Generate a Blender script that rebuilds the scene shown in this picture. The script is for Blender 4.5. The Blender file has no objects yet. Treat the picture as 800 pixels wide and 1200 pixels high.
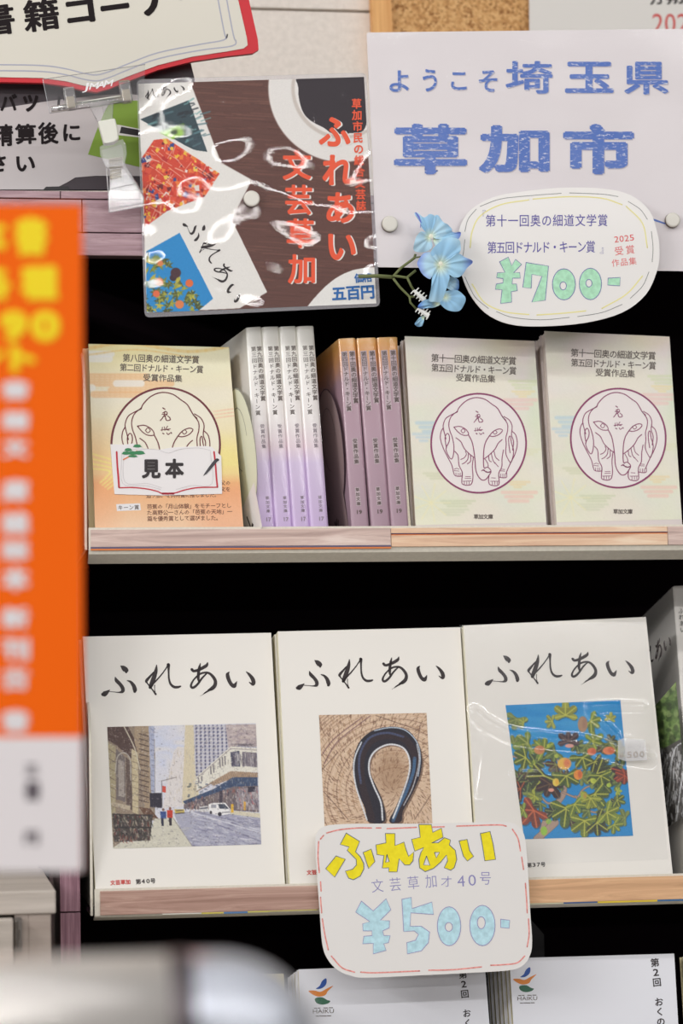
import bpy, math, random
import numpy as np
from mathutils import Vector, Matrix
from mathutils.geometry import tessellate_polygon
R_ = math.radians
random.seed(7); rng = np.random.default_rng(7)
C = bpy.context.scene.collection

# ------------------------------------------------------------------ camera
FPX = 3000.0; DIST = 2.0
YAW, PITCH, ROLL = R_(8.6), R_(4.8), R_(1.0)
Rm = Matrix.Rotation(-YAW, 3, 'Z') @ Matrix.Rotation(R_(90) + PITCH, 3, 'X') @ Matrix.Rotation(-ROLL, 3, 'Z')
FWD = Rm @ Vector((0, 0, -1))
TGT = Vector((0, 0, 1.30))
EYE = TGT - FWD * (DIST / FWD.y * 1.0)
cam_d = bpy.data.cameras.new('camera'); cam = bpy.data.objects.new('camera', cam_d); C.objects.link(cam)
cam.matrix_world = Matrix.Translation(EYE) @ Rm.to_4x4()
cam_d.sensor_fit = 'VERTICAL'; cam_d.sensor_height = 36.0; cam_d.sensor_width = 24.0
cam_d.lens = 36.0 * FPX / 1200.0
cam_d.clip_start = 0.05; cam_d.clip_end = 60
cam_d.dof.use_dof = True; cam_d.dof.focus_distance = (TGT - EYE).length; cam_d.dof.aperture_fstop = 6.3
bpy.context.scene.camera = cam

# ------------------------------------------------------------------ light
vs = bpy.context.scene.view_settings
vs.view_transform = 'Standard'; vs.look = 'None'; vs.gamma = 1.0; vs.use_curve_mapping = False
vs.exposure = -1.89
bpy.context.scene.cycles.max_bounces = 8
bpy.context.scene.cycles.transparent_max_bounces = 24
world = bpy.data.worlds.new('store_light'); bpy.context.scene.world = world
world.use_nodes = True
world.node_tree.nodes['Background'].inputs[0].default_value = (1.0, 0.99, 0.985, 1)
world.node_tree.nodes['Background'].inputs[1].default_value = 0.62
def ceiling_lamp(x, y, z, w, d, power, rot=(R_(48), 0, 0)):
    l = bpy.data.lights.new('fluorescent_lamp', 'AREA'); l.shape = 'RECTANGLE'; l.size = w; l.size_y = d
    l.energy = power; l.color = (1.0, 0.985, 0.975)
    o = bpy.data.objects.new('fluorescent_lamp', l); C.objects.link(o); o.location = (x, y, z); o.rotation_euler = rot
for (y, d, p) in [(-1.3, .04, 80), (-3.0, .04, 135), (-5.7, .045, 125), (-11.5, .06, 300)]:
    ceiling_lamp(0.2, y, 2.75, 6.4, d, p)
for (x, y, p) in [(-2.4, -1.0, 60), (-3.4, -2.4, 170)]:      # added tubes out of view at left, brightening the left-facing side covers
    ceiling_lamp(x, y, 2.6, .08, 1.6, p, (0, R_(-50), R_(12)))

# ------------------------------------------------------------------ helpers
def ray(x, y):
    return Rm @ Vector(((x - 400) / FPX, -(y - 600) / FPX, -1.0))
def hit(x, y, p0, n):
    d = ray(x, y); return EYE + d * ((p0 - EYE).dot(n) / d.dot(n))
def onY(x, y, Y): return hit(x, y, Vector((0, Y, 0)), Vector((0, 1, 0)))

class Frame:
    """a flat surface standing in the scene: origin, right, depth (away) and up axes"""
    def __init__(s, bl, br, Y, lean=0, yaw=0):
        s.U0 = Matrix.Rotation(yaw, 3, 'Z') @ Vector((0, math.sin(lean), math.cos(lean)))
        s.N = -(Matrix.Rotation(yaw, 3, 'Z') @ Vector((0, math.cos(lean), -math.sin(lean))))
        s.O = onY(bl[0], bl[1], Y)
        r = hit(br[0], br[1], s.O, s.N) - s.O
        s.w = r.length; s.R = r.normalized(); s.U = (s.R.cross(-s.N)).normalized()
        m = Matrix((s.R, -s.N, s.U)).transposed().to_4x4(); m.translation = s.O
        s.M = m
    def loc(s, x, y):
        p = hit(x, y, s.O, s.N) - s.O
        return (p.dot(s.R), p.dot(s.U))
    def locs(s, pts): return [s.loc(*p) for p in pts]
def Z(ox, oy, k): return lambda pts: [(ox + x / k, oy + y / k) for (x, y) in [q[:2] for q in pts]]

def lin(c):
    out = []
    for v in c[:3]:
        v = v / 255.0
        out.append(v / 12.92 if v <= 0.04045 else ((v + 0.055) / 1.055) ** 2.4)
    return tuple(out) + (1.0,)
MATS = {}
def mat(name, col=(200, 200, 200), rough=0.6, spec=0.4, metal=0.0, coat=0.0, coat_rough=0.1, noise=0, nscale=200, bump=0, bscale=300, sub=None):
    if name in MATS: return MATS[name]
    m = bpy.data.materials.new(name); m.use_nodes = True
    nt = m.node_tree; b = nt.nodes['Principled BSDF']
    b.inputs['Base Color'].default_value = lin(col); b.inputs['Roughness'].default_value = rough
    b.inputs['Specular IOR Level'].default_value = spec; b.inputs['Metallic'].default_value = metal
    b.inputs['Coat Weight'].default_value = coat; b.inputs['Coat Roughness'].default_value = coat_rough
    if noise or bump:
        tc = nt.nodes.new('ShaderNodeTexCoord')
    if noise:
        n = nt.nodes.new('ShaderNodeTexNoise'); n.inputs['Scale'].default_value = nscale; n.inputs['Detail'].default_value = 4
        nt.links.new(tc.outputs['Object'], n.inputs['Vector'])
        cr = nt.nodes.new('ShaderNodeValToRGB')
        cr.color_ramp.elements[0].position = .35; cr.color_ramp.elements[1].position = .65
        cr.color_ramp.elements[0].color = lin([max(0, v - noise) for v in col]); cr.color_ramp.elements[1].color = lin([min(255, v + noise) for v in col])
        nt.links.new(n.outputs['Fac'], cr.inputs['Fac']); nt.links.new(cr.outputs['Color'], b.inputs['Base Color'])
    if bump:
        n = nt.nodes.new('ShaderNodeTexNoise'); n.inputs['Scale'].default_value = bscale; n.inputs['Detail'].default_value = 3
        nt.links.new(tc.outputs['Object'], n.inputs['Vector'])
        bn = nt.nodes.new('ShaderNodeBump'); bn.inputs['Strength'].default_value = 1.0; bn.inputs['Distance'].default_value = bump
        nt.links.new(n.outputs['Fac'], bn.inputs['Height']); nt.links.new(bn.outputs['Normal'], b.inputs['Normal'])
    MATS[name] = m; return m
def ramp_mat(name, stops, axis=2, length=1.0, rough=.5, coat=0.0, noise=0.0, nscale=40, coat_rough=.12):
    """print colours that run along one axis of the object (metres)"""
    if name in MATS: return MATS[name]
    m = mat(name, rough=rough, coat=coat, coat_rough=coat_rough); nt = m.node_tree; b = nt.nodes['Principled BSDF']
    tc = nt.nodes.new('ShaderNodeTexCoord'); sp = nt.nodes.new('ShaderNodeSeparateXYZ')
    nt.links.new(tc.outputs['Object'], sp.inputs[0])
    mu = nt.nodes.new('ShaderNodeMath'); mu.operation = 'DIVIDE'; mu.inputs[1].default_value = length
    nt.links.new(sp.outputs[axis], mu.inputs[0])
    n = nt.nodes.new('ShaderNodeTexNoise'); n.inputs['Scale'].default_value = nscale; n.inputs['Detail'].default_value = 6
    nt.links.new(tc.outputs['Object'], n.inputs['Vector'])
    ma = nt.nodes.new('ShaderNodeMath'); ma.operation = 'MULTIPLY_ADD'; ma.inputs[1].default_value = noise
    nt.links.new(n.outputs['Fac'], ma.inputs[0]); nt.links.new(mu.outputs[0], ma.inputs[2])
    cr = nt.nodes.new('ShaderNodeValToRGB'); e = cr.color_ramp.elements
    while len(e) < len(stops): e.new(0.5)
    for i, (p, c) in enumerate(stops): e[i].position = p; e[i].color = lin(c)
    nt.links.new(ma.outputs[0], cr.inputs['Fac']); nt.links.new(cr.outputs['Color'], b.inputs['Base Color'])
    return m
def wood_mat(name, c1, c2, sx=6, sz=120, rough=.5, c3=None, wave=0):
    if name in MATS: return MATS[name]
    m = mat(name, rough=rough); nt = m.node_tree; b = nt.nodes['Principled BSDF']
    tc = nt.nodes.new('ShaderNodeTexCoord'); mp = nt.nodes.new('ShaderNodeMapping')
    mp.inputs['Scale'].default_value = (sx, 20, sz); nt.links.new(tc.outputs['Object'], mp.inputs[0])
    n = nt.nodes.new('ShaderNodeTexNoise'); n.inputs['Scale'].default_value = 1.6; n.inputs['Detail'].default_value = 7; n.inputs['Roughness'].default_value = .65
    n.inputs['Distortion'].default_value = wave
    nt.links.new(mp.outputs[0], n.inputs['Vector'])
    cr = nt.nodes.new('ShaderNodeValToRGB'); e = cr.color_ramp.elements
    e[0].position = .32; e[0].color = lin(c1); e[1].position = .66; e[1].color = lin(c2)
    if c3: k = e.new(.5); k.color = lin(c3)
    nt.links.new(n.outputs['Fac'], cr.inputs['Fac']); nt.links.new(cr.outputs['Color'], b.inputs['Base Color'])
    return m
def film_mat(name, tint=0.03, gloss=1.0, rough=.06, bump=0.0, bscale=30, bump2=0.0, bscale2=300, white=(235, 235, 240), ior=1.5, stretch=(1, 1, 1), flat=None):
    """clear plastic: transparent with a Fresnel gloss and a little haze"""
    if name in MATS: return MATS[name]
    m = bpy.data.materials.new(name); m.use_nodes = True; nt = m.node_tree; nt.nodes.clear()
    out = nt.nodes.new('ShaderNodeOutputMaterial'); tr = nt.nodes.new('ShaderNodeBsdfTransparent')
    df = nt.nodes.new('ShaderNodeBsdfDiffuse'); df.inputs[0].default_value = lin(white)
    gl = nt.nodes.new('ShaderNodeBsdfGlossy'); gl.inputs['Roughness'].default_value = rough
    fr = nt.nodes.new('ShaderNodeFresnel'); fr.inputs['IOR'].default_value = ior
    m1 = nt.nodes.new('ShaderNodeMixShader'); m1.inputs[0].default_value = tint
    nt.links.new(tr.outputs[0], m1.inputs[1]); nt.links.new(df.outputs[0], m1.inputs[2])
    m2 = nt.nodes.new('ShaderNodeMixShader'); mu = nt.nodes.new('ShaderNodeMath'); mu.operation = 'MULTIPLY'; mu.inputs[1].default_value = gloss; mu.use_clamp = True
    if flat is None: nt.links.new(fr.outputs[0], mu.inputs[0])
    else: mu.inputs[0].default_value = flat
    nt.links.new(mu.outputs[0], m2.inputs[0])
    nt.links.new(m1.outputs[0], m2.inputs[1]); nt.links.new(gl.outputs[0], m2.inputs[2]); nt.links.new(m2.outputs[0], out.inputs[0])
    if bump:
        tc = nt.nodes.new('ShaderNodeTexCoord'); mp = nt.nodes.new('ShaderNodeMapping'); mp.inputs['Scale'].default_value = stretch
        nt.links.new(tc.outputs['Object'], mp.inputs[0]); prev = None
        for d, s in ((bump, bscale), (bump2, bscale2)):
            if not d: continue
            n = nt.nodes.new('ShaderNodeTexNoise'); n.inputs['Scale'].default_value = s; n.inputs['Detail'].default_value = 1.5
            nt.links.new(mp.outputs[0], n.inputs['Vector'])
            bn = nt.nodes.new('ShaderNodeBump'); bn.inputs['Strength'].default_value = 1.0; bn.inputs['Distance'].default_value = d
            nt.links.new(n.outputs['Fac'], bn.inputs['Height'])
            if prev: nt.links.new(prev.outputs[0], bn.inputs['Normal'])
            prev = bn
        nt.links.new(prev.outputs[0], gl.inputs['Normal']); nt.links.new(prev.outputs[0], fr.inputs['Normal'])
    MATS[name] = m; return m
def print_mat(name='printed_colours', rough=.55, coat=0.0):
    if name in MATS: return MATS[name]
    m = mat(name, rough=rough, coat=coat); nt = m.node_tree; a = nt.nodes.new('ShaderNodeAttribute'); a.attribute_name = 'Col'
    nt.links.new(a.outputs['Color'], nt.nodes['Principled BSDF'].inputs['Base Color']); return m
def ink_scratched(name, col, pale):
    if name in MATS: return MATS[name]
    m = mat(name, rough=.5); nt = m.node_tree; b = nt.nodes['Principled BSDF']
    tc = nt.nodes.new('ShaderNodeTexCoord'); mp = nt.nodes.new('ShaderNodeMapping'); mp.inputs['Scale'].default_value = (110, 110, 330); mp.inputs['Rotation'].default_value = (0, .25, 0)
    n = nt.nodes.new('ShaderNodeTexNoise'); n.inputs['Scale'].default_value = 1.6; n.inputs['Detail'].default_value = 5; n.inputs['Roughness'].default_value = .7
    cr = nt.nodes.new('ShaderNodeValToRGB'); e = cr.color_ramp.elements
    e[0].position = .55; e[0].color = lin(col); e[1].position = .62; e[1].color = lin(pale)
    nt.links.new(tc.outputs['Object'], mp.inputs[0]); nt.links.new(mp.outputs[0], n.inputs['Vector']); nt.links.new(n.outputs['Fac'], cr.inputs['Fac']); nt.links.new(cr.outputs['Color'], b.inputs['Base Color'])
    return m

def new_obj(name, me, m=None, parent=None, smooth=False):
    o = bpy.data.objects.new(name, me); C.objects.link(o)
    if m and not me.materials: me.materials.append(m)
    if parent: o.parent = parent
    if smooth: me.shade_smooth()
    return o
def mesh(name, verts, faces, m=None, parent=None, smooth=False):
    me = bpy.data.meshes.new(name); me.from_pydata([tuple(v) for v in verts], [], faces); me.update()
    return new_obj(name, me, m, parent, smooth)
def thing(name, M, label, cat, group=None):
    o = bpy.data.objects.new(name, None); C.objects.link(o); o.empty_display_size = .02
    o.matrix_world = M; return tag(o, label, cat, group)
def tag(o, label, cat, group=None):
    o['label'] = label; o['category'] = cat
    if group: o['group'] = group
    return o
class G:
    """collects geometry in (x, depth, z) local coordinates"""
    def __init__(s): s.v = []; s.f = []
    def add(s, v, f):
        b = len(s.v); s.v += list(v); s.f += [tuple(i + b for i in q) for q in f]
    def box(s, x0, x1, y0, y1, z0, z1):
        s.add([(x0, y0, z0), (x1, y0, z0), (x1, y1, z0), (x0, y1, z0), (x0, y0, z1), (x1, y0, z1), (x1, y1, z1), (x0, y1, z1)],
              [(0, 3, 2, 1), (4, 5, 6, 7), (0, 1, 5, 4), (1, 2, 6, 5), (2, 3, 7, 6), (3, 0, 4, 7)]); return s
    def prism(s, pts, y0, y1):
        """2D outline (x,z) given depth y0..y1"""
        n = len(pts); area = sum(pts[i][0] * pts[(i + 1) % n][1] - pts[(i + 1) % n][0] * pts[i][1] for i in range(n))
        if area < 0: pts = pts[::-1]
        tris = tessellate_polygon([[Vector((p[0], p[1], 0)) for p in pts]])
        f = []
        for t in tris:
            a, b, c = [Vector((pts[i][0], pts[i][1], 0)) for i in t]
            if (b - a).cross(c - a).z < 0: t = (t[0], t[2], t[1])
            f.append(tuple(t)); f.append((t[0] + n, t[2] + n, t[1] + n))
        for i in range(n):
            j = (i + 1) % n; f.append((j, i, i + n, j + n))
        s.add([(p[0], y0, p[1]) for p in pts] + [(p[0], y1, p[1]) for p in pts], f); return s
    def flat(s, pts, y, holes=()):
        loops = [pts] + list(holes)
        allp = [p for l in loops for p in l]
        tris = tessellate_polygon([[Vector((p[0], p[1], 0)) for p in l] for l in loops]); f = []
        for t in tris:
            a, b, c = [Vector((allp[i][0], allp[i][1], 0)) for i in t]
            if (b - a).cross(c - a).z < 0: t = (t[0], t[2], t[1])
            f.append(tuple(t))
        s.add([(p[0], y, p[1]) for p in allp], f); return s
    def ribbon(s, pts, w, y, closed=False):
        """pts local 2D with width w (number or list)"""
        n = len(pts)
        if n < 2: return s
        W = w if isinstance(w, (list, tuple)) else [w] * n
        V = []
        for i in range(n):
            a = pts[(i - 1) % n] if (closed or i > 0) else pts[0]; b = pts[(i + 1) % n] if (closed or i < n - 1) else pts[-1]
            dx, dz = b[0] - a[0], b[1] - a[1]; l = math.hypot(dx, dz) or 1e-9
            nx, nz = -dz / l, dx / l; h = W[i] / 2
            V += [(pts[i][0] + nx * h, y, pts[i][1] + nz * h), (pts[i][0] - nx * h, y, pts[i][1] - nz * h)]
        F = [(2 * i, 2 * i + 1, 2 * i + 3, 2 * i + 2) for i in range(n - 1)]
        if closed: F.append((2 * n - 2, 2 * n - 1, 1, 0))
        s.add(V, F)
        if not closed:
            for p, ww in ((pts[0], W[0]), (pts[-1], W[-1])):
                s.disc(p[0], p[1], ww / 2, y, 8)
        return s
    def disc(s, x, z, r, y, n=12, rz=None):
        rz = rz or r
        s.add([(x + r * math.cos(2 * math.pi * k / n), y, z + rz * math.sin(2 * math.pi * k / n)) for k in range(n)], [tuple(range(n))]); return s
    def tube(s, pts, r, n=8):
        """3D tube through local points"""
        P = [Vector(p) for p in pts]; m = len(P); rr = r if isinstance(r, (list, tuple)) else [r] * m
        base = len(s.v); up = Vector((0.13, 0.3, 1)).normalized()
        for i in range(m):
            t = (P[min(i + 1, m - 1)] - P[max(i - 1, 0)]).normalized()
            if abs(t.dot(up)) > .97: up = Vector((1, 0.2, 0)).normalized()
            a = t.cross(up).normalized(); b = a.cross(t).normalized(); up = b
            for k in range(n):
                q = 2 * math.pi * k / n; s.v.append(tuple(P[i] + (a * math.cos(q) + b * math.sin(q)) * rr[i]))
        for i in range(m - 1):
            for k in range(n):
                k2 = (k + 1) % n; s.f.append((base + i * n + k, base + i * n + k2, base + (i + 1) * n + k2, base + (i + 1) * n + k))
        s.f.append(tuple(base + k for k in range(n))[::-1]); s.f.append(tuple(base + (m - 1) * n + k for k in range(n)))
        return s
    def lathe(s, cx, cz, prof, n=32):
        """profile of (radius, y) about the depth axis"""
        base = len(s.v)
        for (r, y) in prof:
            for k in range(n):
                q = 2 * math.pi * k / n; s.v.append((cx + r * math.cos(q), y, cz + r * math.sin(q)))
        for i in range(len(prof) - 1):
            for k in range(n):
                k2 = (k + 1) % n; s.f.append((base + i * n + k, base + (i + 1) * n + k, base + (i + 1) * n + k2, base + i * n + k2))
        s.f.append(tuple(base + k for k in range(n))); return s
    def build(s, name, m, parent=None, smooth=False, bend=None):
        v = s.v if not bend else [bend(p) for p in s.v]
        return mesh(name, v, s.f, m, parent, smooth)
def smooth_line(pts, k=6, closed=False):
    """Catmull-Rom through points (any dimension)"""
    P = [np.array(p, float) for p in pts]; n = len(P); out = []
    rg = range(n) if closed else range(n - 1)
    for i in rg:
        p0 = P[(i - 1) % n] if (closed or i > 0) else P[0] * 2 - P[1]
        p1 = P[i]; p2 = P[(i + 1) % n]
        p3 = P[(i + 2) % n] if (closed or i < n - 2) else P[-1] * 2 - P[-2]
        for j in range(k):
            t = j / k
            out.append(tuple(.5 * ((2 * p1) + (-p0 + p2) * t + (2 * p0 - 5 * p1 + 4 * p2 - p3) * t * t + (-p0 + 3 * p1 - 3 * p2 + p3) * t ** 3)))
    if not closed: out.append(tuple(P[-1]))
    return out
PXM = 1 / 1500.0   # metres per picture pixel at the shelf front
def strokes(g, F, lines, y, wscale=1.0, k=5, mp=None, closed=False):
    """lines: lists of (x, y, width) in picture pixels drawn on frame F"""
    for L in lines:
        S = smooth_line(L, k, closed) if len(L) > 2 else L
        pts = [F.loc(*(mp([q])[0] if mp else q[:2])) for q in S]
        g.ribbon(pts, [max(.05, q[2]) * PXM * wscale for q in S], y, closed)
    return g

# glyphs --------------------------------------------------------------
GLY = {}
_tc = bpy.data.curves.new('glyph_source', 'FONT'); _to = bpy.data.objects.new('glyph_source', _tc); C.objects.link(_to)
def glyph(s, bold=0.0, res=3):
    key = (s, bold, res)
    if key in GLY: return GLY[key]
    _tc.body = s; _tc.offset = bold; _tc.resolution_u = res; _tc.fill_mode = 'FRONT'
    bpy.context.view_layer.update()
    me = bpy.data.meshes.new_from_object(_to.evaluated_get(bpy.context.evaluated_depsgraph_get()))
    v = [(q.co.x, q.co.y) for q in me.vertices]; f = []
    for p in me.polygons:
        t = tuple(p.vertices)
        f.append(t if p.normal.z > 0 else t[::-1])
    bpy.data.meshes.remove(me)
    GLY[key] = (v, f); return GLY[key]
def put_glyph(g, F, s, p0, p1, p2, y, bold=.01, tight=False, res=3, box=(0, 1, -.12, .88), shift=(0, 0)):
    """put text s so that its box maps on the pixel parallelogram p0 (bottom-left) p1 (bottom-right) p2 (top-left)"""
    v, f = glyph(s, min(bold, 0.0), res)
    if not v: return
    if bold > 0:      # thicker pen: the same glyph stamped round a small circle
        n = len(v); nk = 4 if bold < .018 else 8; V = [(x, z, -1) for x, z in v]; Fs = list(f)
        if nk == 4: V, Fs = [], []
        for k in range(nk):
            a = 2 * math.pi * (k + .5) / nk; b0 = len(V)
            V += [(x + bold * math.cos(a), z + bold * math.sin(a), k) for x, z in v]; Fs += [tuple(i + b0 for i in q) for q in f]
        v, f = V, Fs
    if tight:
        x0 = min(q[0] for q in v); x1 = max(q[0] for q in v); z0 = min(q[1] for q in v); z1 = max(q[1] for q in v)
    else: x0, x1, z0, z1 = box
    A = F.loc(*p0); B = F.loc(*p1); D = F.loc(*p2)
    out = []
    for q in v:
        a, b = q[0], q[1]; lift = (q[2] + 1) * 8e-6 if len(q) > 2 else 0.0
        u = (a - x0) / (x1 - x0); w = (b - z0) / (z1 - z0)
        out.append((A[0] + (B[0] - A[0]) * u + (D[0] - A[0]) * w + shift[0], y - lift, A[1] + (B[1] - A[1]) * u + (D[1] - A[1]) * w + shift[1]))
    g.add(out, f)
def cells(g, F, s, a, b, h, y, bold=.01, vert=False, res=3, w=None, lean=None, shift=(0, 0)):
    """one character per cell, centres running from a to b (pixels); h cell height, w cell width"""
    n = len(s); w = w or h
    dx, dy = b[0] - a[0], b[1] - a[1]; L = math.hypot(dx, dy) or 1
    if lean is None: lean = 0
    for i, ch in enumerate(s):
        if ch == ' ': continue
        t = i / (n - 1) if n > 1 else 0
        cx, cy = a[0] + dx * t, a[1] + dy * t
        if vert: ux, uy = (dx / L, dy / L); rx, ry = (uy, -ux)      # down vector, right vector
        else: rx, ry = (dx / L, dy / L) if n > 1 else (1, 0); ux, uy = (-ry, rx)
        if vert and ch == 'ー': ch = '|' ; 
        p0 = (cx - rx * w / 2 + ux * h / 2, cy - ry * w / 2 + uy * h / 2); p1 = (p0[0] + rx * w, p0[1] + ry * w); p2 = (p0[0] - ux * h, p0[1] - uy * h)
        if ch in '0123456789|' and True:
            k = .25 if ch == '|' else .62
            p0 = (cx - rx * w * k / 2 + ux * h * .4, cy - ry * w * k / 2 + uy * h * .4); p1 = (p0[0] + rx * w * k, p0[1] + ry * w * k); p2 = (p0[0] - ux * h * .8, p0[1] - uy * h * .8)
            if ch == '|': p1 = (p0[0] + rx * w * .1, p0[1] + ry * w * .1)
            put_glyph(g, F, ch, p0, p1, p2, y, bold, True, res, shift=shift)
        else: put_glyph(g, F, ch, p0, p1, p2, y, bold, False, res, shift=shift)

# painted prints ------------------------------------------------------
class Canvas:
    def __init__(s, x0, y0, x1, y1, res, bg):
        s.x0, s.y0, s.x1, s.y1, s.r = x0, y0, x1, y1, res
        s.w = int((x1 - x0) * res) + 1; s.h = int((y1 - y0) * res) + 1
        s.img = np.zeros((s.h, s.w, 3)) + np.array(bg, float)
        s.X, s.Y = np.meshgrid(x0 + np.arange(s.w) / res, y0 + np.arange(s.h) / res)
    def _win(s, x0, y0, x1, y1):
        a = max(0, int((x0 - s.x0) * s.r) - 1); b = min(s.w, int((x1 - s.x0) * s.r) + 3)
        c = max(0, int((y0 - s.y0) * s.r) - 1); d = min(s.h, int((y1 - s.y0) * s.r) + 3)
        return (slice(c, d), slice(a, b)) if a < b and c < d else None
    def _mix(s, w, m, col, al):
        m = (m * al)[..., None]; s.img[w] = s.img[w] * (1 - m) + np.array(col, float) * m
    def poly(s, pts, col, al=1.0):
        xs = [p[0] for p in pts]; ys = [p[1] for p in pts]; w = s._win(min(xs), min(ys), max(xs), max(ys))
        if not w: return
        X, Y = s.X[w], s.Y[w]; ins = np.zeros(X.shape, bool); n = len(pts)
        for i in range(n):
            (x1, y1), (x2, y2) = pts[i], pts[(i + 1) % n]
            if y1 == y2: continue
            c = ((y1 > Y) != (y2 > Y)) & (X < (x2 - x1) * (Y - y1) / (y2 - y1) + x1); ins ^= c
        s._mix(w, ins.astype(float), col, al)
    def line(s, pts, wd, col, al=1.0):
        for i in range(len(pts) - 1):
            (x1, y1), (x2, y2) = pts[i][:2], pts[i + 1][:2]; h = wd / 2 + 1 / s.r
            w = s._win(min(x1, x2) - h, min(y1, y2) - h, max(x1, x2) + h, max(y1, y2) + h)
            if not w: continue
            X, Y = s.X[w], s.Y[w]; dx, dy = x2 - x1, y2 - y1; L = dx * dx + dy * dy or 1e-9
            t = np.clip(((X - x1) * dx + (Y - y1) * dy) / L, 0, 1); d = np.hypot(X - x1 - t * dx, Y - y1 - t * dy)
            s._mix(w, np.clip((wd / 2 - d) * s.r + .5, 0, 1), col, al)
    def curve(s, pts, wd, col, al=1.0): s.line(smooth_line(pts, 6), wd, col, al)
    def blob(s, cx, cy, rx, ry, col, al=1.0, soft=0.15, rot=0):
        w = s._win(cx - max(rx, ry) * 1.3, cy - max(rx, ry) * 1.3, cx + max(rx, ry) * 1.3, cy + max(rx, ry) * 1.3)
        if not w: return
        X, Y = s.X[w] - cx, s.Y[w] - cy; c, q = math.cos(rot), math.sin(rot)
        d = np.hypot((X * c + Y * q) / rx, (-X * q + Y * c) / ry)
        s._mix(w, np.clip((1 - d) / soft + .5, 0, 1), col, al)
    def grain(s, amp, cell=1, win=None):
        h, w = s.h // cell + 2, s.w // cell + 2; n = rng.normal(0, amp, (h, w))
        n = np.kron(n, np.ones((cell, cell)))[:s.h, :s.w]; s.img += n[..., None]
    def sample(s, x, y):
        fx = np.clip((x - s.x0) * s.r, 0, s.w - 1.001); fy = np.clip((y - s.y0) * s.r, 0, s.h - 1.001)
        ix, iy = fx.astype(int), fy.astype(int); tx, ty = (fx - ix)[..., None], (fy - iy)[..., None]
        a = s.img; return (a[iy, ix] * (1 - tx) + a[iy, ix + 1] * tx) * (1 - ty) + (a[iy + 1, ix] * (1 - tx) + a[iy + 1, ix + 1] * tx) * ty
def painted(name, cv, F, quad, y, parent, dens=1.4, mp=None, m=None, bend=None):
    """a print: grid mesh over the pixel quad (TL,TR,BR,BL); cv is looked up in canvas coordinates (mp: pixel -> canvas)"""
    q = np.array(quad, float)
    wpx = max(np.linalg.norm(q[1] - q[0]), np.linalg.norm(q[2] - q[3])); hpx = max(np.linalg.norm(q[3] - q[0]), np.linalg.norm(q[2] - q[1]))
    nu, nv = max(2, int(wpx * dens)), max(2, int(hpx * dens))
    u, v = np.meshgrid(np.linspace(0, 1, nu + 1), np.linspace(0, 1, nv + 1))
    P = (q[0] * ((1 - u) * (1 - v))[..., None] + q[1] * (u * (1 - v))[..., None] + q[2] * (u * v)[..., None] + q[3] * ((1 - u) * v)[..., None])
    cx, cy = (P[..., 0], P[..., 1]) if not mp else mp(P[..., 0], P[..., 1])
    col = np.clip(cv.sample(cx, cy), 0, 255) / 255.0
    col = np.where(col <= .04045, col / 12.92, ((col + .055) / 1.055) ** 2.4)
    c = [F.loc(*p) for p in quad]; c = np.array(c)
    L = (c[0] * ((1 - u) * (1 - v))[..., None] + c[1] * (u * (1 - v))[..., None] + c[2] * (u * v)[..., None] + c[3] * ((1 - u) * v)[..., None])
    n = (nu + 1) * (nv + 1); co = np.zeros((n, 3)); co[:, 0] = L[..., 0].ravel(); co[:, 2] = L[..., 1].ravel(); co[:, 1] = y
    if bend is not None: co[:, 1] += bend(co[:, 0], co[:, 2])
    i = np.arange(nv)[:, None] * (nu + 1) + np.arange(nu)[None, :]
    F4 = np.stack([i, i + nu + 1, i + nu + 2, i + 1], -1).reshape(-1, 4)
    me = bpy.data.meshes.new(name); me.vertices.add(n); me.vertices.foreach_set('co', co.ravel())
    me.loops.add(F4.size); me.loops.foreach_set('vertex_index', F4.ravel().astype(np.int32))
    me.polygons.add(len(F4)); me.polygons.foreach_set('loop_start', np.arange(len(F4), dtype=np.int32) * 4)
    me.update(calc_edges=True)
    at = me.color_attributes.new('Col', 'FLOAT_COLOR', 'POINT')
    at.data.foreach_set('color', np.concatenate([col.reshape(-1, 3), np.ones((n, 1))], 1).astype(np.float32).ravel())
    return new_obj(name, me, m or print_mat(), parent, smooth=True)
# ================================================================== setting
def wframe(x, y, z): return Matrix.Translation((x, y, z))
FF = lambda M: None
def axes_frame(O, R, N, U):
    F = Frame.__new__(Frame); F.O, F.R, F.N, F.U = O, R, N, U
    m = Matrix((R, -N, U)).transposed().to_4x4(); m.translation = O; F.M = m; return F
def struct(o): o['kind'] = 'structure'; return o
CREAM = mat('cream_steel', (228, 222, 208), .45, noise=4, nscale=300)
BLACK = mat('black_board', (24, 14, 20), .8, .04)
WALLP = mat('wall_paint', (232, 223, 213), .8, noise=5, nscale=180, bump=.0006, bscale=500)
YW = 0.34
floor = struct(mesh('floor', [(-3, -9, 0), (3, -9, 0), (3, YW, 0), (-3, YW, 0)], [(0, 1, 2, 3)], mat('floor_tile', (176, 170, 163), .45, noise=6, nscale=4)))
g = G(); g.box(-3, 3, YW + .012, YW + .1, 0, 3.0); wall = struct(g.build('wall_back', mat('wall_joint', (186, 178, 168), .9)))
zj = onY(370, 12, YW).z
bm_mesh = None
for iz in range(-1, 2):
    for ix in range(-3, 4):
        x0 = ix * .6 + onY(560 if iz % 2 else 700, 12, YW).x; z0 = zj + iz * .30
        gg = G(); gg.box(0.0012, .5988, 0, .0118, .0012, .2988)
        if bm_mesh is None:
            b = gg.build('block', WALLP, wall); bm_mesh = b.data
            md = b.modifiers.new('bevel', 'BEVEL'); md.width = .0008; md.segments = 2
        else:
            b = new_obj('block', bm_mesh, None, wall); md = b.modifiers.new('bevel', 'BEVEL'); md.width = .0008; md.segments = 2
        b.location = (x0, YW, z0)

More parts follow.
